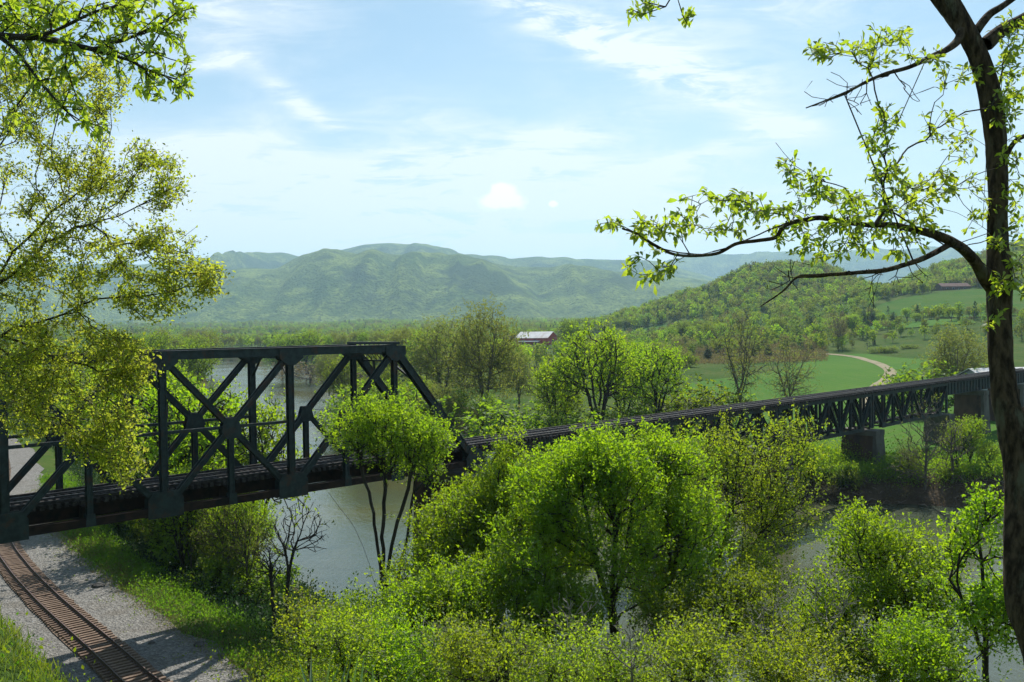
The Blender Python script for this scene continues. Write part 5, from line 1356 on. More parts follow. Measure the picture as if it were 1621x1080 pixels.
far = [  # kind, px, distance, top py, width factor, label
    ('pale', 765, 190, 486, .8, 'largest pale yellow tree, standing behind the tall truss end left of the red barn'),
    ('pale', 700, 225, 508, 1.1, 'pale half leafed tree left of the largest pale tree'),
    ('pale', 820, 215, 556, 1.0, 'smaller pale tree just below the red barn'),
    ('vase', 945, 150, 514, .95, 'bright green many limbed tree behind the deck, tallest in the middle'),
    ('vase', 880, 158, 572, .8, 'bright green tree between the pale trees and the tallest bright green tree'),
    ('vase', 985, 165, 545, .9, 'bright green tree hiding behind the right half of the tallest bright one'),
    ('vase', 1035, 158, 545, .9, 'bright green fork trunked tree at the left edge of the big field'),
    ('bush', 1090, 168, 606, 1.5, 'rounded green bush on the field edge left of the tall half bare tree'),
    ('bush', 1125, 180, 620, 1.4, 'low green bush beside the tall half bare tree behind the deck'),
    ('bare', 1172, 168, 478, .62, 'tall half bare tree in front of the big green field'),
    ('bare', 1250, 172, 542, 1.0, 'dark forked bare tree in front of the green field'),
    ('pale', 1512, 195, 520, 1.15, 'broad pale tree behind the deck just left of the leaning trunk'),
    ('bush', 1470, 190, 580, 1.3, 'bright green bush at the foot of the broad pale tree'),
    ('round', 545, 250, 565, 1.1, 'dark green river bank tree seen through the end panel of the truss'),
    ('round', 600, 225, 580, 1.0, 'river bank tree behind the leafy top in front of the truss'),
    ('vase', 660, 200, 600, .9, 'green river bank tree right of the tall truss end post'),
    ('scrub', 490, 420, 572, 2.6, 'reddish brown scrub on the river bend seen through the truss'),
    ('pale', 520, 330, 555, 1.0, 'pale brownish tree on the river bend seen through the truss'),
    ('pale', 640, 330, 520, 1.0, 'pale tree rising above the right end of the top chord'),
    ('round', 715, 185, 618, 1.0, 'dark green tree at the water beside the sloping end post'),
    ('round', 765, 172, 625, 1.0, 'dark bushy tree behind the deck right of the sloping end post'),
    ('bush', 815, 162, 640, 1.8, 'yellowish green bush behind the deck left of the bright green trees'),
    ('round', 895, 172, 590, .8, 'low green tree filling the gap under the bright green crowns'),
    ('bush', 1000, 150, 640, 1.6, 'green bush behind the deck under the bright green trees'),
    ('bush', 940, 146, 655, 1.6, 'green bush under the tallest bright green tree'),
    ('vase', 270, 84, 600, 1.0, 'bright green bank tree seen through the left truss panel, left of the far cross'),
    ('vase', 325, 88, 615, 1.0, 'bright green bank tree behind the centre of the crossed truss panel'),
    ('vase', 400, 92, 632, .9, 'bright green bank tree right of the crossed truss panel, near the river'),
    ('vase', 215, 100, 575, 1.1, 'bright green bank tree behind the left leafy branches'),
    ('round', 160, 112, 590, 1.1, 'green tree beyond the gravel behind the left leafy branches'),
    ('round', 240, 180, 548, 1.0, 'green tree on the left river bank farther upstream'),
    ('round', 300, 260, 540, 1.1, 'dark green tree where the river bends behind the truss'),
    ('round', 255, 330, 525, 1.2, 'round tree above the top chord at left, upstream'),
    ('bush', 1440, 124, 724, 1.2, 'green bush on the far bank beside the thick river pier'),
    ('vase', 1535, 127, 660, .9, 'bright green bushy tree on the far bank left of the leaning trunk'),
    ('vase', 1565, 123, 700, .9, 'bright green bushy tree on the far bank behind the leaning trunk'),
    ('bush', 1500, 122, 738, 1.4, 'low green bush on the far bank between the bare tree and the trunk'),
    ('bush', 1335, 124, 738, 1.2, 'green bush on the muddy bank left of the thick river pier'),
    ('bush', 1285, 127, 738, 1.3, 'small bush on the muddy bank farther left of the thick river pier'),
    ('vase', 1515, 125, 672, .9, 'tallest bright green bushy tree between the grey bare tree and the leaning trunk'),
    ('bare', 1438, 123, 690, .9, 'grey twiggy tree on the far bank just right of the thick river pier'),
    ('bush', 1395, 124, 742, 1.1, 'dark green bush at the foot of the thick river pier'),
    ('scrub', 1310, 123, 765, 1.4, 'brown scrub on the muddy bank left of the thick river pier'),
    ('scrub', 1420, 121, 768, 1.5, 'brown scrub at the waterline below the thick river pier'),
    ('scrub', 1530, 119, 775, 1.5, 'brown scrub at the waterline left of the leaning trunk'),
    ('tan', 1326, 470, 493, .9, 'tan coloured tree at the top end of the dirt path'),
    ('cedar', 1120, 440, 545, 1.2, 'dark small cedar in the scrub left of the tall half bare tree'),
    ('cedar', 1193, 450, 548, 1.2, 'dark small cedar in the scrub right of the tall half bare tree'),
    ('cedar', 1216, 455, 545, 1.5, 'broader dark cedar beyond the green field'),
    ('cedar', 1284, 460, 550, 1.0, 'narrow dark cedar left of the dirt path'),
    ('cedar', 1384, 480, 535, 1.0, 'narrow dark cedar above the bend of the dirt path'),
    ('round', 1482, 520, 516, 1.4, 'dark round tree above the hedge right of the dirt path'),
    ('bush', 1400, 440, 548, 3.0, 'wide green hedge bush above the bend of the dirt path'),
    ('bush', 1440, 450, 545, 2.6, 'green hedge bush right of the dirt path'),
    ('round', 905, 520, 505, 1.0, 'tree just right of the red barn'),
    ('cedar', 893, 640, 508, 1.4, 'dark evergreen standing behind the red barn'),
]
for k, px, Y, top, wd, lb in far: mid(k, px, Y, top, lb, wd)
# trackside wood under the bridge
under = [('vase', 285, 76, 742, .75), ('vase', 335, 80, 725, .8), ('vase', 375, 74, 765, .7), ('round', 250, 86, 750, .8), ('round', 215, 92, 760, .8), ('vase', 405, 78, 785, .6), ('bare', 300, 77, 775, .6), ('bare', 352, 73, 755, .6), ('bare', 388, 71, 790, .6), ('round', 180, 99, 745, .8)]
ORD = ['first', 'second', 'third', 'fourth', 'fifth', 'sixth', 'seventh', 'eighth', 'ninth', 'tenth', 'eleventh', 'twelfth', 'thirteenth', 'fourteenth', 'fifteenth', 'sixteenth', 'seventeenth', 'eighteenth', 'nineteenth', 'twentieth']
def nth(i): return ORD[i] if i < 20 else ('twenty-' + ORD[i - 20] if i < 29 else 'thirtieth' if i == 29 else 'thirty-' + ORD[i - 30])
for k_ in range(26):
    rr_ = random.Random(90 + k_); px_ = 150 + 9.0 * k_ + rr_.uniform(-8, 8); Y_ = 99 - (px_ - 150) * .115 + rr_.uniform(-2, 7)
    under.append((rr_.choice(['bush', 'round', 'round', 'vase']), px_, Y_, rr_.uniform(775, 850) + (px_ - 150) * .22, rr_.uniform(1.0, 1.5)))
under.sort(key=lambda u: u[1])
for i, (k, px, Y, top, wd) in enumerate(under):
    mid(k, px, Y, top, 'shaded green %s under the bridge, %s from the left' % ('bush' if k == 'bush' else 'tree', nth(i)), wd, 'shaded trees and bushes under the bridge')
def row(n, x0, x1, y0f, Y0, Y1, kinds, topf, where, group, wide=(1, 1.4), seed=0):
    r = random.Random(seed)
    xs = sorted(x0 + (x1 - x0) * (i + .5 + r.uniform(-.4, .4)) / n for i in range(n))
    for i, px in enumerate(xs):
        k = r.choice(kinds); Y = r.uniform(Y0, Y1)
        u = (px - x0) / (x1 - x0)
        mid(k, px, Y, topf(u) + r.uniform(-7, 7), '%s, %s from the left in %s' % (WORD[k], nth(i), where), r.uniform(*wide), group)
row(27, 1080, 1300, None, 470, 540, ['scrub', 'scrub', 'pale', 'bush', 'pale'], lambda u: 545, 'the scrub beyond the field', 'scrub beyond the field', (1.2, 2), 1)
row(18, 1290, 1570, None, 510, 590, ['round', 'pale', 'pale', 'bush', 'vase', 'tan', 'round'], lambda u: 527 - 8 * u, 'the hedge above the path', 'hedge above the path', (1, 1.5), 2)
row(20, 1060, 1330, None, 600, 690, ['round', 'pale', 'round', 'vase', 'cedar'], lambda u: 512 - 4 * u, 'the upper tree line', 'upper tree line', (1, 1.5), 3)
row(20, 1330, 1640, None, 560, 640, ['round', 'pale', 'vase', 'round', 'cedar'], lambda u: 497 - 8 * u, 'the line below the hill pasture', 'tree line below the hill pasture', (1.2, 1.8), 4)
row(16, 930, 1090, None, 330, 430, ['pale', 'vase', 'bush', 'pale'], lambda u: 535 + 15 * u, 'the grove behind the bright trees', 'grove behind the bright trees', (1, 1.4), 5)
row(14, 620, 810, None, 300, 420, ['pale', 'pale', 'round', 'vase'], lambda u: 526 + 16 * u, 'the grove below the barn', 'grove below the barn', (1, 1.4), 6)
row(12, 440, 640, None, 480, 640, ['pale', 'round', 'pale'], lambda u: 528, 'the grove above the truss', 'grove above the truss', (1, 1.4), 7)
row(12, 190, 340, None, 420, 640, ['round', 'round', 'pale'], lambda u: 528, 'the left upstream grove', 'left upstream grove', (1, 1.4), 8)
row(9, 560, 700, None, 170, 205, ['round', 'pale', 'bush'], lambda u: 600 + 15 * u, 'the thicket behind the truss', 'bank thicket behind the truss end', (1, 1.3), 9)

# ------------------------------------------------------------------ woods as a mass: geometry nodes scatter of small crowns
def clump_tree(seed, leaf, H=12, n=190, s=1.15, conic=False):
    r = np.random.default_rng(seed)
    if conic:
        z = r.random(n) ** .8 * H * .95; rad = (1 - z / H) * 2.6 + .2; a = r.uniform(0, 6.28, n); rr = rad * r.random(n) ** .4
        P = np.stack([rr * np.cos(a), rr * np.sin(a), z + .5], -1)
    else:
        ls = [(0, 0, H * .62, 3.6, 3.6, H * .34)] + [tuple(list(r.normal(0, 1.7, 2)) + [H * .6 + r.normal() * 1.2, 2.2, 2.2, 2.4]) for _ in range(4)]
        P = lobes(ls, n, seed, .45, .22, 1.3)
    D = P - np.array([0, 0, H * .4]); D /= np.linalg.norm(D, axis=1)[:, None]
    me = leaf_mesh('woodland_crown', P, r.normal(size=P.shape) + D * .5, D + r.normal(size=P.shape) * .5, s * (.6 + .8 * r.random(n)), 'clump')
    b = MB(); b.tube([(0, 0, -1), (0, 0, H * .35), (.2, .1, H * .75)], [.22, .17, .06], 4)
    o = bpy.data.objects.new('woodland_crown', me); me.materials.append(LM[leaf])
    tm = b.mesh('t'); 
    me2 = bpy.data.meshes.new('woodland_tree')
    v = [tuple(x.co) for x in me.vertices]; k = len(v)
    f = [tuple(p.vertices) for p in me.polygons]
    v += [tuple(x.co) for x in tm.vertices]; nf = len(f); f += [tuple(i + k for i in p.vertices) for p in tm.polygons]
    me2.from_pydata(v, [], f); me2.materials.append(LM[leaf]); me2.materials.append(TWIG)
    me2.polygons.foreach_set('material_index', [0] * nf + [1] * (len(f) - nf)); me2.update()
    o.data = me2
    return o
woodcol = bpy.data.collections.new('woodland_kinds')
for i, (lf, con, n, s) in enumerate([('wood', 0, 190, 1.15), ('wood', 0, 170, 1.2), ('wood', 0, 200, 1.0), ('pale', 0, 150, 1.0), ('pale', 0, 170, .95), ('mid', 0, 190, 1.15), ('wood', 0, 180, 1.1), ('wood', 0, 180, 1.15), ('mid', 0, 180, 1.1), ('dark', 1, 120, .8), ('rust', 0, 130, .9), ('spring', 0, 170, 1.1)]):
    woodcol.objects.link(clump_tree(300 + i, lf, n=n, s=s, conic=bool(con)))
def scatter_nodes():
    ng = bpy.data.node_groups.new('woodland_scatter', 'GeometryNodeTree')
    ng.interface.new_socket('Geometry', in_out='INPUT', socket_type='NodeSocketGeometry'); ng.interface.new_socket('Geometry', in_out='OUTPUT', socket_type='NodeSocketGeometry')
    N = ng.nodes; L = ng.links.new
    i = N.new('NodeGroupInput'); o = N.new('NodeGroupOutput')
    ci = N.new('GeometryNodeCollectionInfo'); ci.inputs[0].default_value = woodcol; ci.inputs['Separate Children'].default_value = True; ci.inputs['Reset Children'].default_value = True
    ip = N.new('GeometryNodeInstanceOnPoints'); ip.inputs['Pick Instance'].default_value = True
    ri = N.new('FunctionNodeRandomValue'); ri.data_type = 'INT'; ri.inputs[4].default_value = 0; ri.inputs[5].default_value = 11
    rr = N.new('FunctionNodeRandomValue'); rr.data_type = 'FLOAT_VECTOR'; rr.inputs[0].default_value = (-.06, -.06, 0); rr.inputs[1].default_value = (.06, .06, 6.28)
    rs = N.new('FunctionNodeRandomValue'); rs.data_type = 'FLOAT'; rs.inputs[2].default_value = .65; rs.inputs[3].default_value = 1.35
    at = N.new('GeometryNodeInputNamedAttribute'); at.data_type = 'FLOAT'; at.inputs[0].default_value = 'size'
    mu = N.new('ShaderNodeMath'); mu.operation = 'MULTIPLY'
    L(rs.outputs[1], mu.inputs[0]); L(at.outputs[0], mu.inputs[1])
    L(i.outputs[0], ip.inputs['Points']); L(ci.outputs[0], ip.inputs['Instance']); L(ri.outputs[2], ip.inputs['Instance Index']); L(rr.outputs[0], ip.inputs['Rotation']); L(mu.outputs[0], ip.inputs['Scale'])
    L(ip.outputs[0], o.inputs[0])
    return ng
NG = scatter_nodes()
def in_poly(q, poly):
    ins = np.zeros(len(q), bool)
    for p0, p1 in zip(poly, np.roll(poly, -1, axis=0)):
        c = ((p0[1] > q[:, 1]) != (p1[1] > q[:, 1]))
        xx = (p1[0] - p0[0]) * (q[:, 1] - p0[1]) / (p1[1] - p0[1] + 1e-12) + p0[0]
        ins ^= c & (q[:, 0] < xx)
    return ins
def wood(name, label, cat, t0, t1, Y0, Y1, sp, dens=None, size=1.0, seed=0):
    r = np.random.default_rng(seed)
    Ys = []; 
    n = int((t1 - t0) * (Y1 ** 2 - Y0 ** 2) / 2 / sp ** 2)
    Y = np.sqrt(r.uniform(Y0 ** 2, Y1 ** 2, n)); t = r.uniform(t0, t1, n); X = t * Y
    m = np.ones(n, bool)
    rd, _, rw = ldist(X, Y, RIVS); m &= (rd - rw) > 7
    m &= ~((np.abs(t - .505) < .024) & (Y > 740) & (Y < 866))
    q = np.stack([X, Y], -1)
    for F in (F1, F2, F3, F4, F5): m &= ~in_poly(q, F)
    if dens is not None: m &= r.random(n) < dens(X, Y, t)
    X = X[m]; Y = Y[m]; Z = height(X, Y) - .3
    me = bpy.data.meshes.new(name); me.from_pydata(np.stack([X, Y, Z], -1).tolist(), [], [])
    a = me.attributes.new('size', 'FLOAT', 'POINT'); a.data.foreach_set('value', np.full(len(X), size, np.float32))
    o = obj(name, me, None, kind='stuff'); tag(o, label, cat)
    md = o.modifiers.new('scatter', 'NODES'); md.node_group = NG
    print(name, len(X))
def clump(X, Y, s, lo, hi): return sstep(lo, hi, fbm(X / s, Y / s, 77, 3))
wood('hill_woodland', 'spring woodland covering the rounded hills at right behind the fields', 'woodland', .075, .85, 800, 1450, 7.4,
     lambda X, Y, t: np.where(Y > np.interp(t, [.07, .2, .28, .36, .42, .5, .6, .9], [1000, 900, 860, 880, 790, 800, 830, 830]), 1.0, 0.0) * np.where(np.hypot(X - .49 * 850, Y - 840) < 26, 0, 1), .95, 1)
wood('far_woodland', 'hazy woodland spread over the far valley floor below the mountains', 'woodland', -.72, .42, 1450, 3400, 15, lambda X, Y, t: .35 + .65 * clump(X, Y, 300, -.12, .05), 1.15, 2)
wood('valley_woodland', 'patchy woodland on the valley floor between river and barn', 'woodland', -.72, .10, 520, 1450, 9.5, lambda X, Y, t: (.10 + .9 * clump(X, Y, 90, -.05, .10)) * np.where(np.hypot(X - 25, Y - 735) < 55, 0, 1) * np.where((t > -.01) & (t < .055) & (Y < 735), 0, 1), .85, 3)
wood('slope_copses', 'small copses and hedges dotted over the slopes around the upper fields', 'woodland', .10, .85, 560, 900, 10, lambda X, Y, t: .45 + .55 * clump(X, Y, 60, -.10, .04), .8, 4)
wood('field_edge_woodland', 'mixed low woodland and scrub trees between the crop field and the hills', 'woodland', .15, .85, 455, 620, 9, lambda X, Y, t: .25 + .6 * clump(X, Y, 40, -.08, .05), .6, 8)
wood('upstream_woodland', 'green woodland on the left river bank beyond the truss', 'woodland', -.8, -.12, 300, 560, 9, lambda X, Y, t: .2 + .8 * clump(X, Y, 50, -.1, .05), .9, 5)
wood('riverside_woodland', 'broken line of woodland along the right river bank upstream', 'woodland', -.15, .12, 400, 560, 9, lambda X, Y, t: .15 + .7 * clump(X, Y, 40, -.05, .08), .8, 6)
wood('left_woodland', 'leafy wood beyond the gravel behind the left branches', 'woodland', -1.0, -.36, 150, 320, 8, lambda X, Y, t: np.where(np.abs(ldist(X, Y, TRKS)[0]) > 14, 1.0, 0.0), .9, 7)

# ------------------------------------------------------------------ buildings
WHITEP = rough_mat('white_paint', (.70, .70, .68, 1), (.80, .80, .78, 1), .6, .6, .1)
REDP = rough_mat('faded_red_boards', (.36, .05, .04, 1), (.44, .08, .06, 1), .8, .8, .3, 6, (.20, .05, .045, 1), stretch=(1, 1, .2))
ROOFW = rough_mat('pale_metal_roof', (.62, .58, .55, 1), (.75, .72, .70, 1), .25, .45, .15, 2, (.55, .45, .40, 1))
GREYW = rough_mat('pale_grey_siding', (.42, .44, .46, 1), (.52, .54, .56, 1), .4, .6, .1)
BROWNW = rough_mat('brown_boards', (.12, .07, .05, 1), (.18, .11, .08, 1), .6, .8, .2)
BROOF = rough_mat('brown_shingle_roof', (.15, .085, .07, 1), (.20, .12, .10, 1), .6, .9, .3)
DARK = rough_mat('dark_opening', (.015, .015, .017, 1), (.03, .03, .032, 1), 1, .5, 0)
def house(name, label, cat, x, y, rz, L, Wd, wall, rise, mw, mr, doors=(), wins=(), z=None, over=.6, lean=None):
    g = (min(h1(x + a, y + b) for a in (-L / 3, L / 3) for b in (-Wd / 3, Wd / 3)) if z is None else z) - .3
    root = thing(name, label, cat, (x, y, g), None, rz)
    m = MB(); w2, l2 = Wd / 2, L / 2; H = wall + .3
    m.add([(-l2, -w2, 0), (l2, -w2, 0), (l2, w2, 0), (-l2, w2, 0), (-l2, -w2, H), (l2, -w2, H), (l2, w2, H), (-l2, w2, H), (-l2, 0, H + rise), (l2, 0, H + rise)],
          [(0, 1, 5, 4), (2, 3, 7, 6), (1, 2, 6, 9, 5), (3, 0, 4, 8, 7), (3, 2, 1, 0)])
    obj('wall', m.mesh('wall'), mw, root)
    r = MB(); sl = math.hypot(w2, rise)
    for s in (-1, 1):
        n = Vector((0, s * rise, w2)).normalized(); d = Vector((0, s * w2, -rise)).normalized(); c = Vector((0, s * w2 / 2, H + rise / 2)) + n * .12 + d * (over / 2)
        r.box(c, (L + over * 2, sl + over, .14), (Vector((1, 0, 0)), d, n))
    obj('roof', r.mesh('roof'), mr, root)
    for (nm, face, u, zz, ww, hh) in [('door',) + tuple(d) for d in doors] + [('window',) + tuple(d) for d in wins]:
        b = MB()
        if face in 'ab':
            s = -1 if face == 'a' else 1
            b.box((u, s * (w2 + .02), zz + hh / 2 + .3), (ww, .10, hh))
            fr = MB(); 
            for k in (-1, 1): fr.box((u + k * (ww / 2 + .05), s * (w2 + .04), zz + hh / 2 + .3), (.1, .14, hh + .2))
            fr.box((u, s * (w2 + .045), zz + hh + .35), (ww + .2, .14, .1))
        else:
            s = -1 if face == 'c' else 1
            b.box((s * (l2 + .02), u, zz + hh / 2 + .3), (.10, ww, hh))
            fr = MB()
            for k in (-1, 1): fr.box((s * (l2 + .04), u + k * (ww / 2 + .05), zz + hh / 2 + .3), (.14, .1, hh + .2))
            fr.box((s * (l2 + .045), u, zz + hh + .35), (.14, ww + .2, .1))
        o = obj(nm, b.mesh(nm), DARK, root); obj('frame', fr.mesh('frame'), WHITEP, o)
    return root
bc = W(850, 535, 735)
br = house('barn', 'long red barn with a pale metal roof in the valley, above the pale trees', 'barn', bc[0], bc[1], math.radians(-35), 32, 17, 5.4, 5.0, REDP, ROOFW,
      doors=[('d', 0, 0, 4, 3.6), ('a', -8, 0, 3.6, 3.4), ('a', 4, 0, 3.6, 3.4)], wins=[('d', -5, 1.5, 1, 1.2), ('d', 5, 1.5, 1, 1.2)], z=W(850, 545, 735)[2])
m = MB(); m.box((-2, -9.6, 3.1), (22, 5.0, .16), (Vector((1, 0, 0)), Vector((0, .97, .24)).normalized(), Vector((0, -.24, .97)).normalized()))
obj('lean_to_roof', m.mesh('lean_to_roof'), ROOFW, br)
m = MB()
for k in range(7): m.box((-12 + k * 3.4, -11.8, 1.2), (.22, .22, 2.9))
obj('lean_to_posts', m.mesh('lean_to_posts'), REDP, br)
hc = W(672, 540, 620)
house('farmhouse', 'tiny pale farmhouse among the trees right of the truss top', 'house', hc[0], hc[1], math.radians(15), 12, 8, 3, 2.4, GREYW, ROOFW, wins=[('a', -3, 1, 1, 1.2), ('a', 3, 1, 1, 1.2)], doors=[('a', 0, 0, 1, 2)], z=W(672, 545, 620)[2])
hc = W(1508, 458, 850)
hb = house('hill_house', 'low brown house at the wood edge above the hill pasture', 'house', hc[0], hc[1], math.radians(8), 30, 11, 3.6, 3.2, BROWNW, BROOF, wins=[('a', -9, 1, 2, 1.3), ('a', -3, 1, 2, 1.3), ('a', 9, 1, 2, 1.3)], doors=[('a', 3, 0, 1.4, 2.1)])
sc_ = W(1625, 625, 184)
house('farm_shed', 'pale grey shed with a pale roof behind the leaning trunk at the right edge', 'shed', sc_[0], sc_[1] + 3, math.radians(8), 22, 11, 6.8, 2.2, GREYW, ROOFW, doors=[('a', -2, 0, 4, 4), ('a', 6, 0, 4, 4)], wins=[('a', -8, 1.5, 1.2, 1.2)], z=W(1560, 652, 184)[2])

# ------------------------------------------------------------------ grass, weeds, undergrowth
def cover(name, label, cat, region, n, leaf, size, per=4, hgt=.3, up=1.0, shape='diamond', seed=0, spread=.25, mound=None, asstuff=True):
    """tufts scattered over the ground: region(r,n) -> X,Y"""
    r = np.random.default_rng(seed)
    X, Y = region(r, n); Z = height(X, Y)
    m = Z > .15; X = X[m]; Y = Y[m]; Z = Z[m]; n = len(X)
    P = np.stack([X, Y, Z], -1)
    hh = hgt * (.3 + .9 * r.random((n, 1)) ** 1.2)
    if mound is not None: hh = hh * (.35 + 1.3 * sstep(-.15, .2, fbm(X / mound, Y / mound, seed + 5, 3)))[:, None]
    lp = P[:, None] + r.normal(size=(n, per, 3)) * np.array([spread, spread, 0]) + np.array([0, 0, 1.0]) * (r.random((n, per, 1)) * hh[:, None])
    ld = r.normal(size=(n, per, 3)) * .6 + np.array([0, 0, up]); ln = r.normal(size=(n, per, 3)) + np.array([0, 0, .6])
    sz = size * (.5 + .8 * r.random((n, per)))
    o = obj(name, leaf_mesh(name, lp.reshape(-1, 3), ld.reshape(-1, 3), ln.reshape(-1, 3), sz.reshape(-1), shape), LM[leaf], kind='stuff')
    tag(o, label, cat); return o
def along(L, d0, d1, y0, y1, bias=1.0):
    P = resample(np.asarray(L)[:, :2], .5); d = np.gradient(P, axis=0); d /= np.linalg.norm(d, axis=1)[:, None]; nr = np.stack([d[:, 1], -d[:, 0]], -1)
    m = (P[:, 1] > y0) & (P[:, 1] < y1); P = P[m]; nr = nr[m]
    def f(r, n):
        i = r.integers(0, len(P), n); w_ = d0 + (d1 - d0) * r.random(n) ** bias
        q = P[i] + nr[i] * w_[:, None] + r.normal(size=(n, 2)) * .2
        return q[:, 0], q[:, 1]
    return f
# river side of the track is at negative offsets
cover('verge_weeds', 'mounded bright green weeds along the river edge of the gravel', 'weeds', along(TRKS, -5.0, -10.0, 44, 120, .9), 11000, 'weed', .18, 4, .75, 1.0, seed=61, mound=1.6, spread=.14)
cover('dry_grass', 'dry tan and green grass fringe between gravel and weeds', 'grass', along(TRKS, -4.5, -9.0, 40, 110), 12000, 'tan', .26, 3, .35, 1.2, 'blade', seed=62, mound=3)
cover('bank_grass', 'long mixed grass on the hillside at the lower left corner', 'grass', along(TRKS, 4.6, 17, 30, 80, 1.1), 26000, 'grass', .42, 4, .30, 1.5, 'blade', seed=63, mound=1.5, spread=.14)
cover('ballast_weeds', 'sparse weeds growing in the gravel beside the track', 'weeds', along(TRKS, -2.2, -5.4, 40, 110, .5), 420, 'grass', .14, 6, .16, .8, seed=75, spread=.12)
cover('hill_weeds', 'leafy weeds in the grass at the lower left corner', 'weeds', along(TRKS, 4.6, 15, 30, 90, 1.0), 2600, 'weed', .16, 5, .5, .8, seed=64, mound=2.0)
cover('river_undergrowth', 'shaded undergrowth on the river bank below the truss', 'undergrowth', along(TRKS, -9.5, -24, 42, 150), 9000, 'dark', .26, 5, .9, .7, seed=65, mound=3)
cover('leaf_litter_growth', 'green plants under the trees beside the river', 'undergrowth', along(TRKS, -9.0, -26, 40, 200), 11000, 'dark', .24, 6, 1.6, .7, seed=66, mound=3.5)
def box_reg(x0, x1, y0, y1):
    def f(r, n): return r.uniform(x0, x1, n), r.uniform(y0, y1, n)
    return f
cover('slope_undergrowth', 'dense undergrowth on the slope below the viewpoint', 'undergrowth', box_reg(-14, 34, 20, 58), 24000, 'shrub', .13, 6, 1.3, .7, seed=67, mound=3, spread=.3)
cover('slope_thicket', 'dark green thicket plants on the slope near the water', 'undergrowth', box_reg(-16, 40, 26, 60), 14000, 'mid', .16, 6, 2.0, .7, seed=68, mound=4, spread=.4)
def farbank(a, b):
    P = resample(RIVS, .5); m = (P[:, 1] < 175) & (P[:, 0] < 110) & (P[:, 1] > 50); P = P[m]
    d = np.gradient(P[:, :2], axis=0); d /= np.linalg.norm(d, axis=1)[:, None]; nr = np.stack([d[:, 1], -d[:, 0]], -1)
    sg = -1.0
    def f(r, n):
        i = r.integers(0, len(P), n); w_ = P[i, 2] + a + (b - a) * r.random(n)
        q = P[i, :2] + nr[i] * (sg * w_)[:, None]
        return q[:, 0], q[:, 1]
    return f
cover('far_bank_growth', 'brownish and green growth on the muddy far river bank', 'undergrowth', farbank(1, 7), 2600, 'rust', .22, 4, .6, .9, seed=69, mound=4, spread=.4)
cover('far_bank_green', 'green weeds on top of the muddy far river bank', 'undergrowth', farbank(3, 22), 20000, 'weed', .28, 5, 1.1, .9, seed=70, mound=6, spread=.5)
cover('far_bank_bushes', 'low green bushes along the far river bank', 'undergrowth', farbank(2.5, 13), 17000, 'mid', .28, 6, 3.2, .7, seed=72, mound=7, spread=.7)
cover('meadow_scrub', 'thin tan scrub dotted over rough ground beyond the crop field', 'scrub', lambda r, n: (lambda Y: (r.uniform(.18, .36, n) * Y, Y))(r.uniform(400, 600, n)), 9000, 'rust', .8, 4, 1.8, .8, seed=71, mound=20, spread=.8)

# roots and driftwood on the muddy bank
def roots():
    r = random.Random(4); m = MB(); f = farbank(0.3, 4.5); rg = np.random.default_rng(8); X, Y = f(rg, 620); Z = height(X, Y)
    for x, y, z in zip(X, Y, Z):
        if not (x > 20 or r.random() < .4): continue
        p = Vector((x, y, max(z, .1) + .1)); a = r.uniform(0, 6.28); L = r.uniform(.6, 2.6)
        d = Vector((math.cos(a), math.sin(a) * .6, r.uniform(-.5, .9))).normalized()
        pts = [p, p + d * L * .4 + Vector((0, 0, r.uniform(-.1, .3))), p + d * L * .75 + Vector((r.uniform(-.3, .3), 0, r.uniform(-.3, .2))), p + d * L + Vector((r.uniform(-.4, .4), 0, -.2))]
        w_ = r.uniform(.03, .11); m.tube(pts, [w_, w_ * .8, w_ * .5, w_ * .25], 4)
    o = obj('bank_roots', m.mesh('bank_roots'), rough_mat('bleached_roots', (.14, .10, .075, 1), (.22, .17, .13, 1), 3, .9, .3), kind='stuff'); tag(o, 'tangle of bleached roots and driftwood along the muddy far bank', 'roots')
roots()
def log(name, label, pts, rads, mat):
    m = MB(); m.tube(pts, rads, 8); return tag(obj(name, m.mesh(name), mat), label, 'log')
GREYWOOD = rough_mat('grey_dead_wood', (.17, .15, .13, 1), (.28, .25, .21, 1), 3, .9, .5, 12, stretch=(1, 1, .3))
log('fallen_branch', 'long pale dead branch slanting through the right treetops', [tuple(W(1155, 930, 41)), tuple(W(1190, 905, 41)), tuple(W(1215, 890, 41.5)), tuple(W(1245, 868, 42))], [.09, .08, .06, .02], GREYWOOD)
log('fallen_branch', 'short pale dead branch lying level left of the maple trunk', [tuple(W(850, 990, 33)), tuple(W(880, 992, 33)), tuple(W(905, 990, 33.5))], [.05, .045, .03], GREYWOOD)

# spiky leaves close to the viewpoint
def spiky(px, py, Y, n, label, seed, L=.55):
    r = np.random.default_rng(seed); p = W(px, py, Y); g = h1(p[0], p[1])
    root = thing('iris_clump', label, 'plant', (p[0], p[1], g), 'spiky plants at the viewpoint')
    rise = max(0, p[2] - g - L * .75)
    for i in range(n):
        a = r.uniform(0, 6.28); lean = r.uniform(.1, .75); LL = (L + rise) * r.uniform(.75, 1.15); w_ = r.uniform(.016, .028)
        m = MB(); V = []; F = []
        side = Vector((-math.sin(a), math.cos(a), 0)); k = 7
        for j in range(k + 1):
            t = j / k; x = (.03 + lean * LL * t * t * .8); z = LL * (t - .28 * lean * t * t)
            c = Vector((math.cos(a) * x, math.sin(a) * x, z)) ; ww = w_ * (1 - t ** 2.2) * (0.6 + .8 * min(t * 3, 1)) + .001
            V += [c - side * ww, c + Vector((0, 0, -.006)), c + side * ww]
            if j: b0 = (j - 1) * 3; F += [(b0, b0 + 1, b0 + 4, b0 + 3), (b0 + 1, b0 + 2, b0 + 5, b0 + 4)]
        m.add(V, F)
        o = obj('leaf', m.mesh('leaf'), BLADE, root); o.location = (r.normal() * .07, r.normal() * .07, 0)
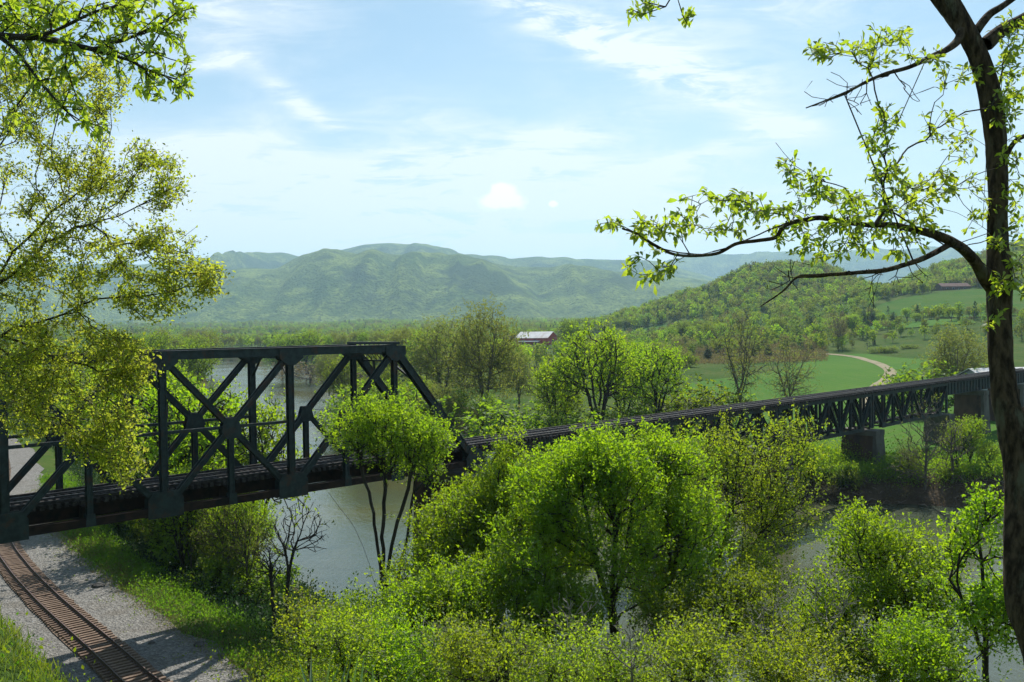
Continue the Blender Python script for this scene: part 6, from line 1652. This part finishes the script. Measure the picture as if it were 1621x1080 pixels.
BLADE = leaf_mat('iris_blade', (.06, .13, .03, 1), (.10, .17, .05, 1), (.16, .32, .04, 1), (.26, .40, .08, 1), .4, .10)
for i, (px, Y, n, lb) in enumerate([(455, 6.3, 16, 'leftmost clump of spiky leaves at the bottom edge'), (505, 6.0, 20, 'middle clump of spiky leaves at the bottom edge, tallest blades'), (560, 6.4, 16, 'clump of spiky leaves right of the tallest blades'), (610, 6.8, 10, 'rightmost clump of spiky leaves at the bottom edge')]):
    spiky(px, 1090, Y, n, lb, 80 + i)
# boulders by the gravel
def rock(name, label, px, py, s, seed):
    x, y = hit(px, py); r = np.random.default_rng(seed); 
    bpy_m = bpy.data.meshes.new(name)
    import bmesh
    bm = bmesh.new(); bmesh.ops.create_icosphere(bm, subdivisions=3, radius=1)
    for v in bm.verts:
        c = v.co; k = 1 + .35 * float(fbm(np.array([c.x * 1.5 + seed]), np.array([c.y * 1.5 + c.z * 1.1]), seed, 3)[0]) * 2
        v.co = Vector((c.x * s[0] * k, c.y * s[1] * k, c.z * s[2] * k))
    bm.to_mesh(bpy_m); bm.free()
    o = obj(name, bpy_m, ROCK); o.location = (x, y, h1(x, y) + s[2] * .35); tag(o, label, 'rock')
ROCK = rough_mat('dark_rock', (.07, .065, .06, 1), (.14, .13, .12, 1), 2, .9, .7, 6)
rock('boulder', 'dark boulder between the gravel and the grassy verge, below the truss', 156, 931, (.55, .4, .3), 3)
rock('stone', 'small dark stone lying alone on the gravel near the bottom', 240, 1021, (.22, .2, .16), 4)
rock('boulder', 'pale brown boulder at the gravel edge beside the lower weeds', 316, 1024, (.35, .3, .25), 5)

# ------------------------------------------------------------------ air
def haze():
    m = bpy.data.materials.new('valley_haze'); m.use_nodes = True; n = m.node_tree; n.nodes.clear()
    o = n.nodes.new('ShaderNodeOutputMaterial'); v = n.nodes.new('ShaderNodeVolumePrincipled')
    v.inputs['Color'].default_value = (.52, .77, 1.0, 1); v.inputs['Density'].default_value = HAZE; v.inputs['Anisotropy'].default_value = .2
    n.links.new(v.outputs[0], o.inputs['Volume'])
    b = MB(); b.box((0, 0, (1400 - 8) / 2 - 2), (30000, 30000, 1400 + 4)); ob = obj('haze', b.mesh('haze'), m, kind='stuff'); tag(ob, 'thin pale haze filling the valley and softening the mountains', 'haze')
haze()
